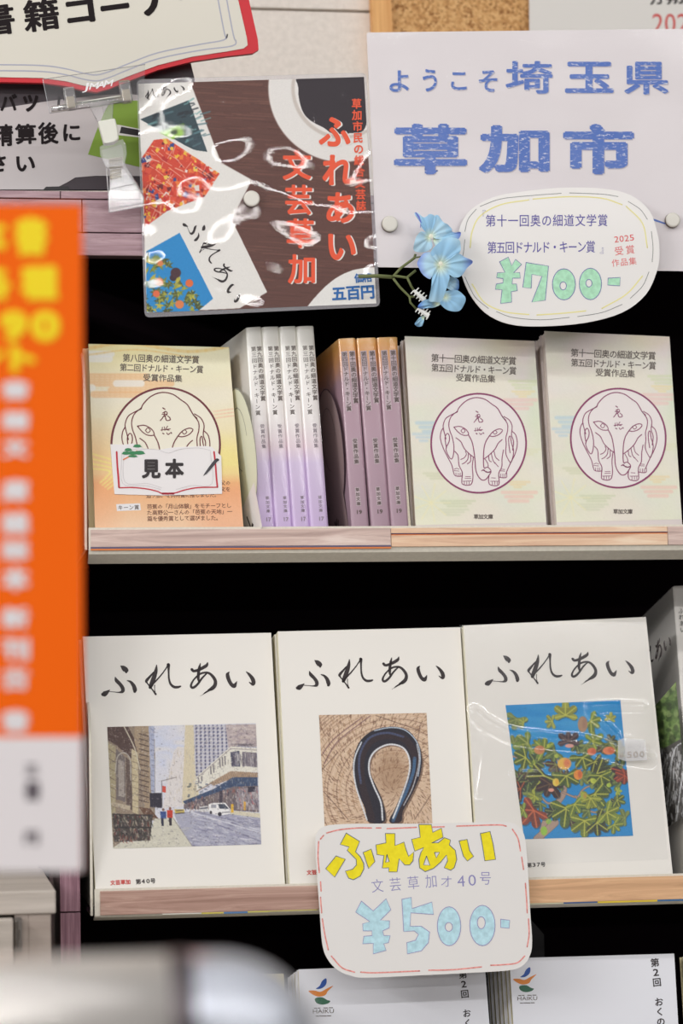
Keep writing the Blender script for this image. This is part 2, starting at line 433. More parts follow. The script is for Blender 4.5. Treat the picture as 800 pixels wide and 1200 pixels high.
# ------------------------------------------------------------------ display shelf unit
XL = onY(98, 850, 0).x; XR = onY(800, 850, 0).x + .45
zt = [onY(450, 617.5, 0).z, onY(450, 1034, 0).z, onY(450, 1406, 0).z]     # top of the three front lips
unit = thing('display_shelf', wframe(XL - .03, 0, 0), 'tall black-backed display shelf unit with wood-print header, side post and three ledges', 'shelf')
ux, uz = XL - .03, 0
def ubox(name, m, x0, x1, y0, y1, z0, z1, parent=unit, bev=0, off=None):
    g = G(); o0 = Vector((x0, y0, z0)); g.box(0, x1 - x0, 0, y1 - y0, 0, z1 - z0); o = g.build(name, m, parent)
    base = Vector((ux, 0, 0)) if parent is unit else off
    o.location = o0 - base
    if bev: md = o.modifiers.new('bevel', 'BEVEL'); md.width = bev; md.segments = 2
    return o
ZH0 = onY(300, 301, -.001).z; ZH1 = onY(120, 224, -.001).z
ubox('back_panel', BLACK, XL - .028, XR, .235, .25, .03, ZH1 - .002)
ubox('top_board', BLACK, XL - .028, XR, .014, .235, ZH1 - .02, ZH1 - .002)
PLUM = wood_mat('plum_oak_print', (146, 116, 124), (188, 160, 166), 14, 150, .55, (170, 140, 147), .8)
PLUMV = wood_mat('plum_oak_print_upright', (112, 76, 90), (166, 128, 140), 260, 9, .55, (142, 104, 116), .6)
hd = ubox('header', mat('plank_joint', (70, 50, 55), .8), XL - .19, XR, .0015, .014, ZH0, ZH1)
hb = Vector((XL - .19, .0015, ZH0)); hz = [ZH0, onY(120, 273, 0).z, onY(120, 234, 0).z, ZH1]
for r in range(3):
    cuts = [XL - .19, onY([70, 96, 71][r], 250, 0).x] + [onY(c, 250, 0).x for c in ([330, 600] if r != 1 else [470, 730])] + [XR]
    for i in range(len(cuts) - 1):
        ubox('plank', PLUM, cuts[i] + .0004, cuts[i + 1] - .0004, -.001, .0015, hz[r] + (.0005 if r else 0), hz[r + 1] - .0005, hd, .0004, off=hb)
# side post
px0 = onY(70.5, 1060, 0).x; px1 = onY(94, 1060, 0).x
po = ubox('side_post', mat('plank_joint', (70, 50, 55), .8), px0, px1, .002, .235, 0, ZH0 - .001)
pb = Vector((px0, .002, 0)); zz = [0, .35, onY(80, 1069, 0).z, onY(80, 640, 0).z, ZH0 - .001]
for i in range(4): ubox('plank', PLUMV, px0, px1, -.001, .002, zz[i] + .0005, zz[i + 1] - .0005, po, .0004, off=pb)

LIPW = [wood_mat('ledge_wood_rose', (184, 158, 150), (236, 216, 206), 5, 90, .45, (214, 188, 178), 1.2),
        wood_mat('ledge_wood_honey', (214, 170, 142), (248, 222, 194), 5, 110, .45, (236, 198, 166), 1.2),
        wood_mat('ledge_wood_brown', (160, 124, 110), (214, 182, 166), 5, 90, .45, (188, 152, 138), 1.5),
        wood_mat('ledge_wood_gold', (206, 160, 122), (244, 204, 160), 5, 70, .45, (228, 182, 140), 1.5)]
def tray(i, lipd, cuts, mats, plate_h):
    z = zt[i]; o0 = Vector((XL, 0, z))
    root = ubox('tray', BLACK, XL + .001, XR, .004, .234, z - .016, z - .013)
    root.location = o0 - Vector((ux, 0, 0)); root.data.transform(Matrix.Translation((.001, .004, -.016)))
    root.data.materials.clear(); root.data.materials.append(BLACK)
    def sub(name, m, x0, x1, y0, y1, z0, z1, bev=0.0003): return ubox(name, m, x0, x1, y0, y1, z + z0, z + z1, root, bev, off=o0)
    # steel lip with a slanted lower flange
    x0 = onY([104, 107, 107][i], 640, 0).x; g = G()
    prof = [(.0000, .0007), (.0030, .0007), (.0030, -lipd + .001), (.020, -lipd - [.0085, .0035, .0035][i]), (.018, -lipd - [.010, .0045, .0045][i]), (.0012, -lipd - [.0035, .0012, .0012][i]), (.0, -lipd)]
    n = len(prof); L = XR - x0
    g.add([(0, p[0], p[1]) for p in prof] + [(L, p[0], p[1]) for p in prof], [tuple(range(n))[::-1], tuple(range(n, 2 * n))] + [(a, (a + 1) % n, (a + 1) % n + n, a + n) for a in range(n)])
    lp = g.build('lip', CREAM, root); lp.location = Vector((x0, 0, z)) - o0
    # wooden inserts and the strips of coloured paper showing below them
    for k in range(len(cuts) - 1):
        a = onY(cuts[k], 640 if i == 0 else 1060, 0).x; b = onY(cuts[k + 1], 640 if i == 0 else 1060, 0).x
        hi = -.0010; lo = -lipd + .0006
        if i == 0 and k == 0: sub('coloured_strip', mat('strip_lilac', (108, 100, 128), .5), a, b, -.0012, -.0002, lo, lo + .0014); sub('coloured_strip', mat('strip_orange', (226, 132, 72), .5), a, b, -.0011, -.0002, lo - .0014, lo); lo += .0014
        if i == 0 and k == 1: sub('coloured_strip', mat('strip_purple', (92, 62, 90), .5), a, b, -.0012, -.0002, hi - .0050, hi - .0042); sub('coloured_strip', mat('strip_orange', (226, 132, 72), .5), a, b, -.0011, -.0002, hi - .0058, hi - .005); 
        if i == 0 and k == 1: sub('wood_strip', mats[k], a, b, -.0010, -.0001, hi - .0042, hi); hi -= .0058
        sub('wood_strip', mats[k], a + .0002, b - .0002, -.0014, -.0002, lo, hi)
    if i == 1:
        for (a, b, c, h) in [(190, 236, (228, 226, 216), 1.4), (236, 262, (214, 200, 96), 1.8), (262, 290, (92, 130, 176), 2.2), (290, 316, (212, 204, 110), 1.6), (316, 372, (216, 206, 120), 1.2),
                             (600, 660, (205, 200, 170), 1.6), (660, 700, (70, 100, 150), 1.6), (700, 770, (224, 196, 60), 2.2), (770, 815, (60, 110, 160), 2.0)]:
            sub('coloured_strip', mat('paper_%d_%d' % c[:2], c, .5), onY(a, 1070, 0).x, onY(b, 1070, 0).x, -.0012, -.0002, -lipd + .0006 - h * .0007, -lipd + .0006)
    # rounded steel end plate, seen nearly edge on from its left
    pts = []
    hgt = plate_h; dp = .205; r = .03
    for a in range(0, 91, 15): pts.append((dp - r + r * math.sin(R_(a)), hgt - r + r * math.cos(R_(a))))
    pts += [(dp, -lipd), (.0, -lipd), (.0, hgt - .05)]
    for a in range(15, 91, 15): pts.append((.05 - .05 * math.cos(R_(a)), hgt - .05 + .05 * math.sin(R_(a))))
    n = len(pts); g = G(); t = .0022
    g.add([(-t, p[0], p[1]) for p in pts] + [(0, p[0], p[1]) for p in pts], [tuple(range(n)), tuple(range(n, 2 * n))[::-1]] + [(a, a + n, (a + 1) % n + n, (a + 1) % n) for a in range(n)])
    # narrow front flange folded to the left
    pl = g.build('end_plate', CREAM, root); pl.location = Vector((onY([104, 107, 107][i], 640, 0).x - .001, .003, z)) - o0
    md = pl.modifiers.new('bevel', 'BEVEL'); md.width = .0006; md.segments = 2
    return root
tray(0, .0165, [106, 458, 782, 1100], [LIPW[0], LIPW[1], LIPW[0]], .145)
tray(1, .0200, [117, 560, 1100], [LIPW[2], LIPW[3]], .150)
tray(2, .0200, [100, 560, 1100], [LIPW[2], LIPW[3]], .150)
# dark bookend behind the third row
o = mesh('bookend', *(lambda g: (g.v, g.f))(G().prism([(0, 0), (.09, 0), (.09, .20), (.06, .235), (.012, .235), (0, .21)], 0, .002)), mat('smoked_steel', (30, 24, 28), .3, .5))
o.location = (onY(520, 1180, .15).x, .16, zt[2] - .013); tag(o, 'dark glossy bookend standing behind the booklets on the bottom ledge', 'bookend')

# ================================================================== shared title lettering (brush strokes)
za = lambda p: (110 + p[0] / 8, 760 + p[1] / 8, p[2] / 8); zb = lambda p: (210 + p[0] / 8, 760 + p[1] / 8, p[2] / 8)
FU = [[(252, 148, 8), (275, 165, 42), (300, 190, 50), (303, 208, 22)], [(200, 255, 10), (212, 285, 34), (245, 320, 34), (268, 355, 36), (268, 385, 34), (240, 396, 14), (190, 392, 6), (145, 388, 7)],
      [(148, 372, 5), (125, 392, 32), (98, 410, 50), (84, 414, 36)], [(312, 285, 8), (345, 300, 24), (372, 335, 36), (383, 370, 40), (382, 388, 30)]]
RE = [[(588, 142, 8), (580, 200, 34), (555, 280, 44), (528, 345, 36), (522, 352, 22)], [(560, 210, 14), (520, 255, 22), (492, 290, 28), (500, 312, 14), (545, 370, 12), (578, 415, 20)],
      [(568, 330, 8), (568, 370, 6), (575, 408, 10)], [(528, 345, 16), (600, 270, 14), (650, 210, 12), (685, 160, 14), (698, 140, 34)], [(700, 142, 30), (700, 200, 18), (703, 270, 18), (718, 320, 22), (750, 348, 26), (785, 350, 24), (810, 343, 16)]]
AA = [[(118, 185, 28), (135, 200, 26), (180, 190, 28), (230, 165, 32), (258, 145, 28), (266, 122, 10)], [(198, 128, 8), (188, 170, 26), (180, 220, 28), (178, 270, 26), (185, 312, 10)],
      [(265, 215, 14), (215, 265, 18), (170, 325, 22), (130, 355, 24), (110, 345, 24), (115, 315, 18), (145, 270, 16), (195, 228, 18), (245, 215, 20), (285, 225, 24), (320, 260, 30), (338, 300, 32), (330, 340, 36), (300, 368, 34), (270, 380, 14)],
      [(300, 372, 16), (250, 398, 14), (222, 418, 5)], [(285, 382, 8), (230, 415, 4), (195, 435, 2)]]
II = [[(468, 210, 8), (452, 235, 34), (462, 280, 36), (485, 325, 36), (512, 342, 40), (526, 325, 26), (538, 300, 6)], [(628, 210, 8), (655, 235, 26), (685, 275, 38), (695, 312, 38), (685, 328, 24), (655, 308, 8)]]
TITLE = [[za(p) for p in s] for s in FU + RE[:-1]] + [[za(p) for p in RE[-1]]] + [[zb(p) for p in s] for s in AA + II]
NFU = len(FU)
INK = mat('sumi_ink', (48, 38, 40), .5)
def title_on(F, name, parent, a, b, y=-.0002, s=None, skip=0, m=INK, rot=None):
    """lay the brushed title so that its box from (119,..)-(300,..) starts at a and ends at b (pixels, mid height)"""
    sx, sy, ex, ey = 119.0, 796.0, 300.0, 790.0
    d0 = math.atan2(ey - sy, ex - sx); l0 = math.hypot(ex - sx, ey - sy)
    d1 = math.atan2(b[1] - a[1], b[0] - a[0]); k = math.hypot(b[0] - a[0], b[1] - a[1]) / l0; t = d1 - d0
    def mp(ps):
        out = []
        for q in ps:
            x, yy = (q[0] - sx) * k, (q[1] - sy) * k
            out.append((a[0] + x * math.cos(t) - yy * math.sin(t), a[1] + x * math.sin(t) + yy * math.cos(t)))
        return out
    g = G(); strokes(g, F, TITLE[skip:], y, k, 6, mp); return g.build(name, m, parent)

# ================================================================== front-facing books
PAGE = mat('page_edges', (226, 218, 196), .8, noise=8, nscale=900)
def outline(F, q, ext):
    tl, tr, br, bl = [Vector(F.loc(*p)) for p in q]
    dl = (bl - tl).normalized(); dr = (br - tr).normalized()
    return [tl, tr, br + dr * ext, bl + dl * ext]
def inset(pts, dl, dt, dr=None, db=0):
    tl, tr, br, bl = pts; dr = dl if dr is None else dr
    return [(tl[0] + dl, tl[1] - dt), (tr[0] - dr, tr[1] - dt), (br[0] - dr, br[1] + db), (bl[0] + dl, bl[1] + db)]
def front_book(q, Y, lean, yaw, th, ext, label, group, cover, spine_left=True, pages=PAGE, name='book', edge=None):
    F = Frame(q[3], q[2], Y, lean, yaw)
    O = outline(F, q, ext); T = [(p[0], p[1]) for p in O]
    # origin at the foot of the book
    off = min(p[1] for p in T); root = thing(name, F.M @ Matrix.Translation((0, 0, off)), label, 'book', group)
    def fix(o): o.location = (0, 0, -off); return o
    c = .0005
    fix(G().prism(T, 0, c).build('front_cover', cover, root))
    fix(G().prism(inset(T, .0010 if not spine_left else .0006, .0008, .0010, .0006), c, th - c).build('page_block', pages, root))
    fix(G().prism(T, th - c, th).build('back_cover', edge or cover, root))
    tl, tr, br, bl = T
    if spine_left: sp = [(tl[0] - .0002, tl[1]), (tl[0] + .0006, tl[1]), (bl[0] + .0006, bl[1]), (bl[0] - .0002, bl[1])]
    else: sp = [(tr[0] - .0006, tr[1]), (tr[0] + .0002, tr[1]), (br[0] + .0002, br[1]), (br[0] - .0006, br[1])]
    fix(G().prism(sp, .0002, th - .0002).build('spine', edge or cover, root))
    F.off = off; F.root = root; F.fix = fix; F.T = T; F.th = th
    return F
def stack_behind(F, n, labels, group, jit=.0015, drop=0.0, step=None, dx=0.0):
    for k in range(n):
        r = F.root.copy(); C.objects.link(r); r['label'] = labels[k]; r['group'] = group
        r.matrix_world = F.root.matrix_world @ Matrix.Translation((random.uniform(-jit, jit) + dx * (k + 1), F.th * 1.02 * (k + 1), -drop * (k + 1)))
        for ch in F.base_parts:
            c = ch.copy(); C.objects.link(c); c.parent = r
COVW = mat('matt_white_cover', (240, 236, 229), .5, coat=.15, coat_rough=.3)
COVY = mat('aged_cover_edge', (238, 233, 208), .6)
def parts_of(F): F.base_parts = list(F.root.children)

# ---- middle ledge: three big magazines
LB = R_(11)
B1 = front_book([(97, 746), (317.5, 741.5), (333.5, 1031), (112, 1044)], .004, LB, R_(2.5), .011, .012,
                'white magazine with a painted city street on its cover, leftmost on the middle ledge', 'magazines stacked face out on the middle ledge', COVW, edge=COVY); parts_of(B1)
stack_behind(B1, 1, ['copy hidden behind the city street magazine on the middle ledge'], 'magazines stacked face out on the middle ledge', .0005, dx=-.002)
B2 = front_book([(325.5, 740), (539, 735), (557, 1022), (339.5, 1032)], .004, LB, R_(2), .010, .012,
                'cream magazine with a coiled black eel painted on its cover, middle of the ledge', 'magazines stacked face out on the middle ledge', COVW, edge=COVY); parts_of(B2)
stack_behind(B2, 2, ['second copy, right behind the eel magazine', 'third copy, rearmost behind the eel magazine'], 'magazines stacked face out on the middle ledge', .0006, dx=-.0007)
B3 = front_book([(543, 733), (756.5, 723), (787.5, 1019), (561, 1028)], .004, LB, R_(3), .011, .012,
                'film-wrapped white magazine with a fig tree on blue on its cover', 'magazines stacked face out on the middle ledge', COVW, edge=COVY); parts_of(B3)
title_on(B1, 'title_lettering', B1.root, (119, 798), (300, 791)).location.z = -B1.off
title_on(B2, 'title_lettering', B2.root, (347, 791), (522, 784)).location.z = -B2.off
title_on(B3, 'title_lettering', B3.root, (568, 786), (744, 778)).location.z = -B3.off
RED = mat('red_ink', (214, 72, 66), .5)
def small(F, name, s, a, b, h, m, bold=.02, par=None, y=-.0002, res=2, w=None, vert=False):
    g = G(); cells(g, F, s, a, b, h, y, bold, vert, res, w); o = g.build(name, m, par or F.root)
    if par is None or par is F.root:
        if hasattr(F, 'off'): o.location.z = -F.off
    return o
small(B1, 'imprint_lettering', '文芸草加', (132, 1034.5), (150, 1033.5), 6, RED, .03)
small(B1, 'issue_lettering', '第40号', (162, 1033.2), (179, 1032.2), 6.5, INK, .02)
small(B2, 'imprint_lettering', '文芸草加', (362, 1022.5), (380, 1021.5), 6, RED, .03)
small(B3, 'issue_lettering', '第37号', (620, 1013.8), (636, 1013), 6, INK, .02)

# ---- painting 1: city street
def street():
    c = Canvas(0, 0, 800, 640, .5, (214, 214, 224)); L = c.line; P = c.poly
    for k in range(60): c.blob(random.uniform(230, 420), random.uniform(40, 330), random.uniform(15, 50), random.uniform(8, 25), random.choice([(196, 204, 226), (224, 220, 222), (206, 210, 230), (228, 222, 214)]), .4, .8)
    # far buildings
    P([(330, 170), (350, 140), (385, 145), (390, 420), (280, 430), (300, 330)], (222, 216, 214))
    P([(385, 40), (445, 40), (450, 400), (370, 410), (380, 200)], (216, 204, 176))
    for k in range(120):
        x = random.uniform(300, 450); y = random.uniform(150, 400); L([(x, y), (x, y + random.uniform(6, 20))], 2, random.choice([(170, 160, 160), (196, 180, 150), (190, 186, 196)]), .7)
    # right tall block, blue grey
    P([(425, 40), (600, 38), (600, 210), (440, 330), (430, 200)], (196, 194, 206))
    for k in range(8):
        x = 436 + k * 20
        L([(x, 40), (x + 6, 320 - k * 20)], 7, (112, 112, 142), .85)
        for y in range(44, 310 - k * 18, 17): L([(x - 6, y + 6), (x + 12, y)], 4, (214, 210, 210), .9); c.blob(x + 4, y + 10, 4, 5, (86, 88, 118), .8)
    P([(575, 38), (722, 34), (724, 140), (640, 128), (590, 150)], (190, 176, 176))
    for k in range(160): c.blob(random.uniform(590, 720), random.uniform(38, 140), random.uniform(5, 14), random.uniform(3, 6), random.choice([(176, 160, 162), (206, 194, 190), (160, 146, 152), (194, 178, 172)]), .6, .8)
    for k in range(40): L([(random.uniform(600, 722), 140 + random.uniform(-8, 6))] + [(random.uniform(600, 722), 128)], 3, (110, 100, 108), .35)
    # cream lower facade
    P([(436, 285), (600, 140), (722, 150), (728, 262), (600, 258), (500, 315), (440, 350)], (228, 224, 212))
    for (x, y, h) in [(505, 235, 34), (518, 228, 34), (548, 200, 38), (560, 193, 38), (572, 188, 38), (448, 290, 20), (462, 282, 20)]: L([(x, y), (x + 2, y + h)], 6, (110, 104, 110), .9)
    P([(598, 168), (640, 160), (645, 235), (604, 236)], (90, 90, 110)); P([(655, 165), (722, 170), (726, 240), (660, 232)], (140, 132, 140))
    for k in range(50): x = random.uniform(600, 722); L([(x, random.uniform(165, 200)), (x + 2, random.uniform(205, 240))], 3, random.choice([(70, 66, 84), (214, 208, 204), (120, 110, 120)]), .7)
    L([(440, 290), (600, 150), (722, 158)], 4, (170, 160, 160)); L([(440, 352), (600, 262), (728, 268)], 5, (150, 130, 116))
    # awning, blue and shops
    P([(500, 312), (600, 256), (728, 264), (728, 292), (610, 290), (520, 325)], (176, 150, 126))
    for k in range(24): x = 505 + k * 9.4; L([(x, 312 - min(k, 10) * 5), (x + 8, 322 - min(k, 10) * 3.6)], 2, (110, 92, 84), .6)
    P([(375, 398), (520, 340), (610, 285), (728, 285), (728, 325), (610, 330), (520, 362), (385, 412)], (66, 82, 112))
    for k in range(80): c.blob(random.uniform(400, 725), random.uniform(300, 400), random.uniform(2, 9), random.uniform(2, 5), random.choice([(48, 60, 92), (100, 118, 146), (60, 70, 80)]), .6 if True else 0)
    P([(380, 412), (610, 330), (728, 325), (734, 450), (600, 440), (380, 432)], (120, 108, 112))
    for k in range(260):
        x = random.uniform(385, 728); y = random.uniform(335 if x > 600 else 400 - (x - 385) * .3, 440); L([(x, y), (x + random.uniform(-4, 4), y + random.uniform(4, 16))], random.uniform(2, 6), random.choice([(60, 54, 70), (186, 172, 166), (150, 100, 96), (88, 84, 100), (206, 196, 190), (110, 96, 90)]), .8)
    P([(625, 340), (728, 330), (734, 440), (630, 436)], (186, 178, 182), .5)
    for k in range(70): x = random.uniform(625, 730); y = random.uniform(330, 432); L([(x, y), (x + 3, y + random.uniform(4, 22))], random.uniform(2, 5), random.choice([(84, 76, 96), (150, 142, 156), (206, 200, 204), (190, 110, 110)]), .7)
    P([(680, 330), (716, 330), (716, 352), (682, 356)], (60, 56, 72)); P([(548, 350), (562, 350), (562, 405), (548, 405)], (74, 66, 78))
    # road
    P([(330, 450), (600, 436), (742, 470), (745, 598), (400, 612)], (170, 170, 188))
    for k in range(420):
        x = random.uniform(340, 742); y = random.uniform(455, 605)
        if y > 450 + (560 - x) * .6 * (x < 420): L([(x, y), (x + random.uniform(10, 46), y + random.uniform(2, 9))], random.uniform(2, 7), random.choice([(136, 136, 160), (206, 206, 216), (150, 148, 176), (190, 190, 204), (116, 114, 140), (222, 220, 226)]), .5)
    L([(400, 445), (742, 545)], 6, (226, 226, 232), .7); L([(430, 445), (744, 520)], 3, (104, 102, 126), .6); L([(520, 500), (742, 585)], 5, (110, 108, 136), .5)
    P([(596, 440), (742, 455), (742, 476), (600, 458)], (214, 206, 184))
    # pavement
    P([(240, 480), (330, 470), (420, 612), (48, 620), (60, 590), (215, 580)], (210, 206, 190))
    for k in range(90): x = random.uniform(60, 400); y = random.uniform(500, 615); L([(x, y), (x + random.uniform(5, 30), y + 1)], 3, random.choice([(190, 186, 172), (222, 220, 206), (176, 172, 164)]), .5)
    L([(330, 478), (420, 608)], 3, (150, 144, 140))
    # left buildings
    P([(20, 46), (240, 42), (245, 200), (245, 480), (40, 620), (20, 400)], (150, 134, 118))
    P([(22, 48), (120, 46), (185, 180), (190, 250), (60, 130), (24, 110)], (86, 66, 62))
    P([(24, 120), (60, 140), (62, 470), (40, 480)], (176, 164, 134)); P([(62, 150), (105, 190), (108, 400), (66, 390)], (120, 110, 108)); P([(72, 200), (100, 215), (102, 380), (76, 372)], (168, 158, 150))
    P([(108, 190), (135, 215), (140, 440), (112, 430)], (100, 84, 78)); P([(135, 150), (165, 170), (168, 460), (140, 450)], (196, 182, 150))
    for k in range(9): L([(24 + 0 * k, 60 + k * 44), (60, 90 + k * 42)], 3, (96, 78, 70), .7)
    P([(150, 44), (215, 44), (225, 440), (200, 450), (172, 210), (150, 120)], (168, 148, 124)); P([(215, 46), (240, 42), (244, 360), (228, 400)], (170, 176, 200))
    for k in range(14):
        y = 80 + k * 24; L([(172, y), (214, y + 12)], 5, (70, 54, 52), .85); L([(176, y + 12), (206, y - 6)], 2, (96, 80, 74), .8); L([(228, y - 20), (240, y - 16)], 3, (120, 124, 152), .8)
    for k in range(5): L([(178 + k * 8, 70), (180 + k * 8, 400)], 2, (92, 76, 72), .5)
    for y in range(60, 420, 30): L([(138, y + 90), (166, y + 100)], 3, (120, 104, 88), .7)
    c.curve([(60, 260), (70, 190), (100, 170), (128, 200), (132, 300)], 4, (196, 190, 180)); c.curve([(100, 45), (150, 150), (175, 250)], 5, (206, 198, 178))
    P([(46, 400), (130, 420), (128, 440), (46, 420)], (186, 172, 150))
    P([(218, 360), (275, 360), (278, 430), (222, 425)], (52, 48, 62)); P([(170, 425), (220, 430), (262, 480), (200, 470)], (104, 76, 62))
    P([(45, 455), (235, 460), (222, 580), (55, 588)], (74, 66, 64))
    for k in range(240): x = random.uniform(48, 230); y = random.uniform(458, 580); L([(x, y), (x + random.uniform(-5, 8), y + random.uniform(3, 22))], random.uniform(2, 5), random.choice([(44, 40, 44), (150, 138, 122), (110, 100, 92), (190, 178, 158), (140, 60, 56), (60, 70, 60)]), .7)
    L([(48, 458), (232, 466)], 4, (60, 54, 54)); L([(60, 520), (225, 520)], 7, (56, 52, 52))
    # flag, sign, people, cars
    L([(274, 303), (345, 285)], 3, (120, 110, 108)); L([(276, 303), (278, 420)], 3, (110, 104, 104)); P([(279, 325), (295, 328), (296, 358), (280, 355)], (206, 84, 70))
    c.blob(283, 437, 6, 7, (120, 90, 80)); P([(268, 446), (298, 446), (296, 478), (272, 480)], (62, 84, 140)); P([(272, 478), (286, 478), (284, 514), (275, 514)], (50, 52, 72))
    c.blob(315, 432, 6, 7, (140, 90, 76)); P([(300, 440), (328, 440), (326, 476), (302, 476)], (196, 66, 52)); P([(308, 476), (324, 476), (322, 512), (312, 512)], (60, 52, 60))
    P([(335, 436), (380, 434), (384, 452), (340, 456)], (204, 180, 92)); L([(342, 455), (382, 452)], 4, (70, 64, 70)); L([(344, 442), (374, 440)], 5, (104, 98, 90))
    P([(452, 424), (490, 418), (498, 446), (456, 448)], (214, 212, 212)); L([(458, 432), (490, 428)], 6, (90, 90, 104))
    P([(495, 412), (520, 404), (575, 406), (598, 436), (598, 456), (545, 466), (498, 452)], (238, 236, 236)); P([(540, 412), (572, 412), (590, 432), (548, 434)], (70, 76, 92)); P([(508, 414), (530, 412), (532, 430), (506, 428)], (160, 160, 170))
    c.blob(548, 458, 9, 10, (54, 50, 60)); c.blob(506, 450, 6, 8, (64, 60, 66)); L([(560, 450), (596, 448)], 4, (120, 118, 126)); P([(600, 410), (612, 412), (613, 452), (602, 450)], (222, 176, 60)); P([(660, 400), (670, 400), (672, 440), (662, 438)], (220, 170, 80))
    for k in range(2200):
        x = random.uniform(20, 745); y = random.uniform(40, 610); sky = 235 < x < 425 and y < 420
        if sky and random.random() < .8: continue
        c.blob(x, y, random.uniform(1.5, 5), random.uniform(1, 3.5), random.choice([(236, 232, 228), (70, 64, 78), (214, 206, 196), (120, 110, 116)]), .34, .8)
    for k in range(500):
        x = random.choice([random.uniform(24, 240), random.uniform(430, 725)]); y = random.uniform(45, 440); L([(x, y), (x + random.uniform(-2, 2), y + random.uniform(5, 18))], random.uniform(1, 3), random.choice([(74, 62, 62), (224, 216, 202), (140, 124, 112)]), .4)
    c.grain(7); return c
Q1 = [(125.5, 852), (299.5, 847.5), (306, 989.5), (132.5, 994.5)]
painted('street_painting', street(), B1, Q1, -.0002, B1.root, 1.6, lambda x, y: ((x - 120) * 4, (y - 840) * 4)).location.z = -B1.off

# ---- painting 2: eel on a basket
def eel():
    c = Canvas(180, 345, 620, 760, .8, (214, 186, 160)); L = c.line
    for k in range(60):   # rings of woven straw round the lower right
        r = 90 + k * 11; a0, a1 = R_(150), R_(330); pts = [(470 + r * math.cos(a) * 1.0, 640 + r * math.sin(a) * .95) for a in np.linspace(a0, a1, 40)]
        L(pts, 3, random.choice([(150, 112, 88), (232, 208, 184), (120, 86, 70), (196, 160, 130)]), .6)
    for k in range(2600):
        x, y = random.uniform(185, 605), random.uniform(350, 755); a = math.atan2(y - 640, x - 470) + random.uniform(-.12, .12) + .5; l = random.uniform(5, 15)
        L([(x, y), (x + l * math.cos(a), y + l * math.sin(a))], random.uniform(1.5, 3), random.choice([(128, 92, 72), (226, 202, 174), (172, 136, 106), (110, 78, 62), (214, 186, 154)]), .7)
    for w in ((205, 510, 250, 450, 350, 372), (215, 540, 262, 460, 380, 366)): c.curve([(w[0], w[1]), (w[2], w[3]), (w[4], w[5])], 3, (110, 74, 84), .8)
    for w in ((212, 640, 300, 740), (208, 560, 262, 500), (400, 365, 560, 420), (560, 400, 540, 520), (540, 560, 600, 500), (540, 740, 600, 650)): L([w[:2], w[2:]], 3, (84, 58, 52), .6)
    c.blob(455, 570, 60, 80, (140, 104, 76), .45, .8)
    out = [(372, 748), (360, 700), (335, 640), (318, 570), (322, 510), (345, 455), (392, 418), (450, 406), (510, 416), (550, 460), (566, 520), (560, 580), (530, 650), (498, 710), (490, 748),
           (448, 748), (470, 700), (495, 640), (516, 580), (522, 530), (505, 490), (460, 470), (412, 482), (382, 520), (378, 570), (400, 620), (425, 680), (432, 748)]
    sm = smooth_line(out, 4, True); c.poly([(x + 5, y + 7) for x, y in sm], (70, 48, 40), .6); c.poly(sm, (40, 38, 50))
    mid = [(385, 740), (372, 690), (352, 620), (345, 560), (352, 505), (385, 455), (445, 438), (505, 452), (538, 500), (544, 550), (525, 620), (490, 690), (478, 740)]
    c.curve(mid, 26, (52, 40, 46), .8); c.curve([(x - 6, y - 10) for x, y in mid[2:8]], 8, (74, 84, 116), .7)
    c.curve([(462, 745), (480, 700), (510, 640), (535, 570), (540, 520)], 12, (70, 104, 140), .75)
    for off, col in (((375, 745), 0),):
        c.curve([(368, 742), (350, 690), (328, 620), (320, 560), (326, 512), (348, 462)], 5, (222, 226, 232), .9)
        c.curve([(424, 742), (418, 680), (392, 620), (376, 570), (378, 525), (402, 490), (450, 470), (500, 484), (522, 530), (516, 590), (480, 690), (462, 735)], 6, (226, 228, 232), .9)
        c.curve([(395, 420), (450, 409), (505, 418), (548, 462), (560, 520), (552, 585)], 4, (190, 204, 220), .9); c.curve([(548, 470), (556, 530), (535, 620), (500, 690)], 3, (230, 232, 236), .8)
    for k in range(110):
        q = random.choice(mid[3:10]); x, y = q[0] + random.uniform(-24, 24), q[1] + random.uniform(-20, 20); 
    c.grain(6); return c
Q2 = [(373.5, 838), (499.5, 835.5), (507, 976), (381, 984)]
painted('eel_painting', eel(), B2, Q2, -.0002, B2.root, 1.7, lambda x, y: ((x - 310) * 3.077, (y - 720) * 3.077)).location.z = -B2.off

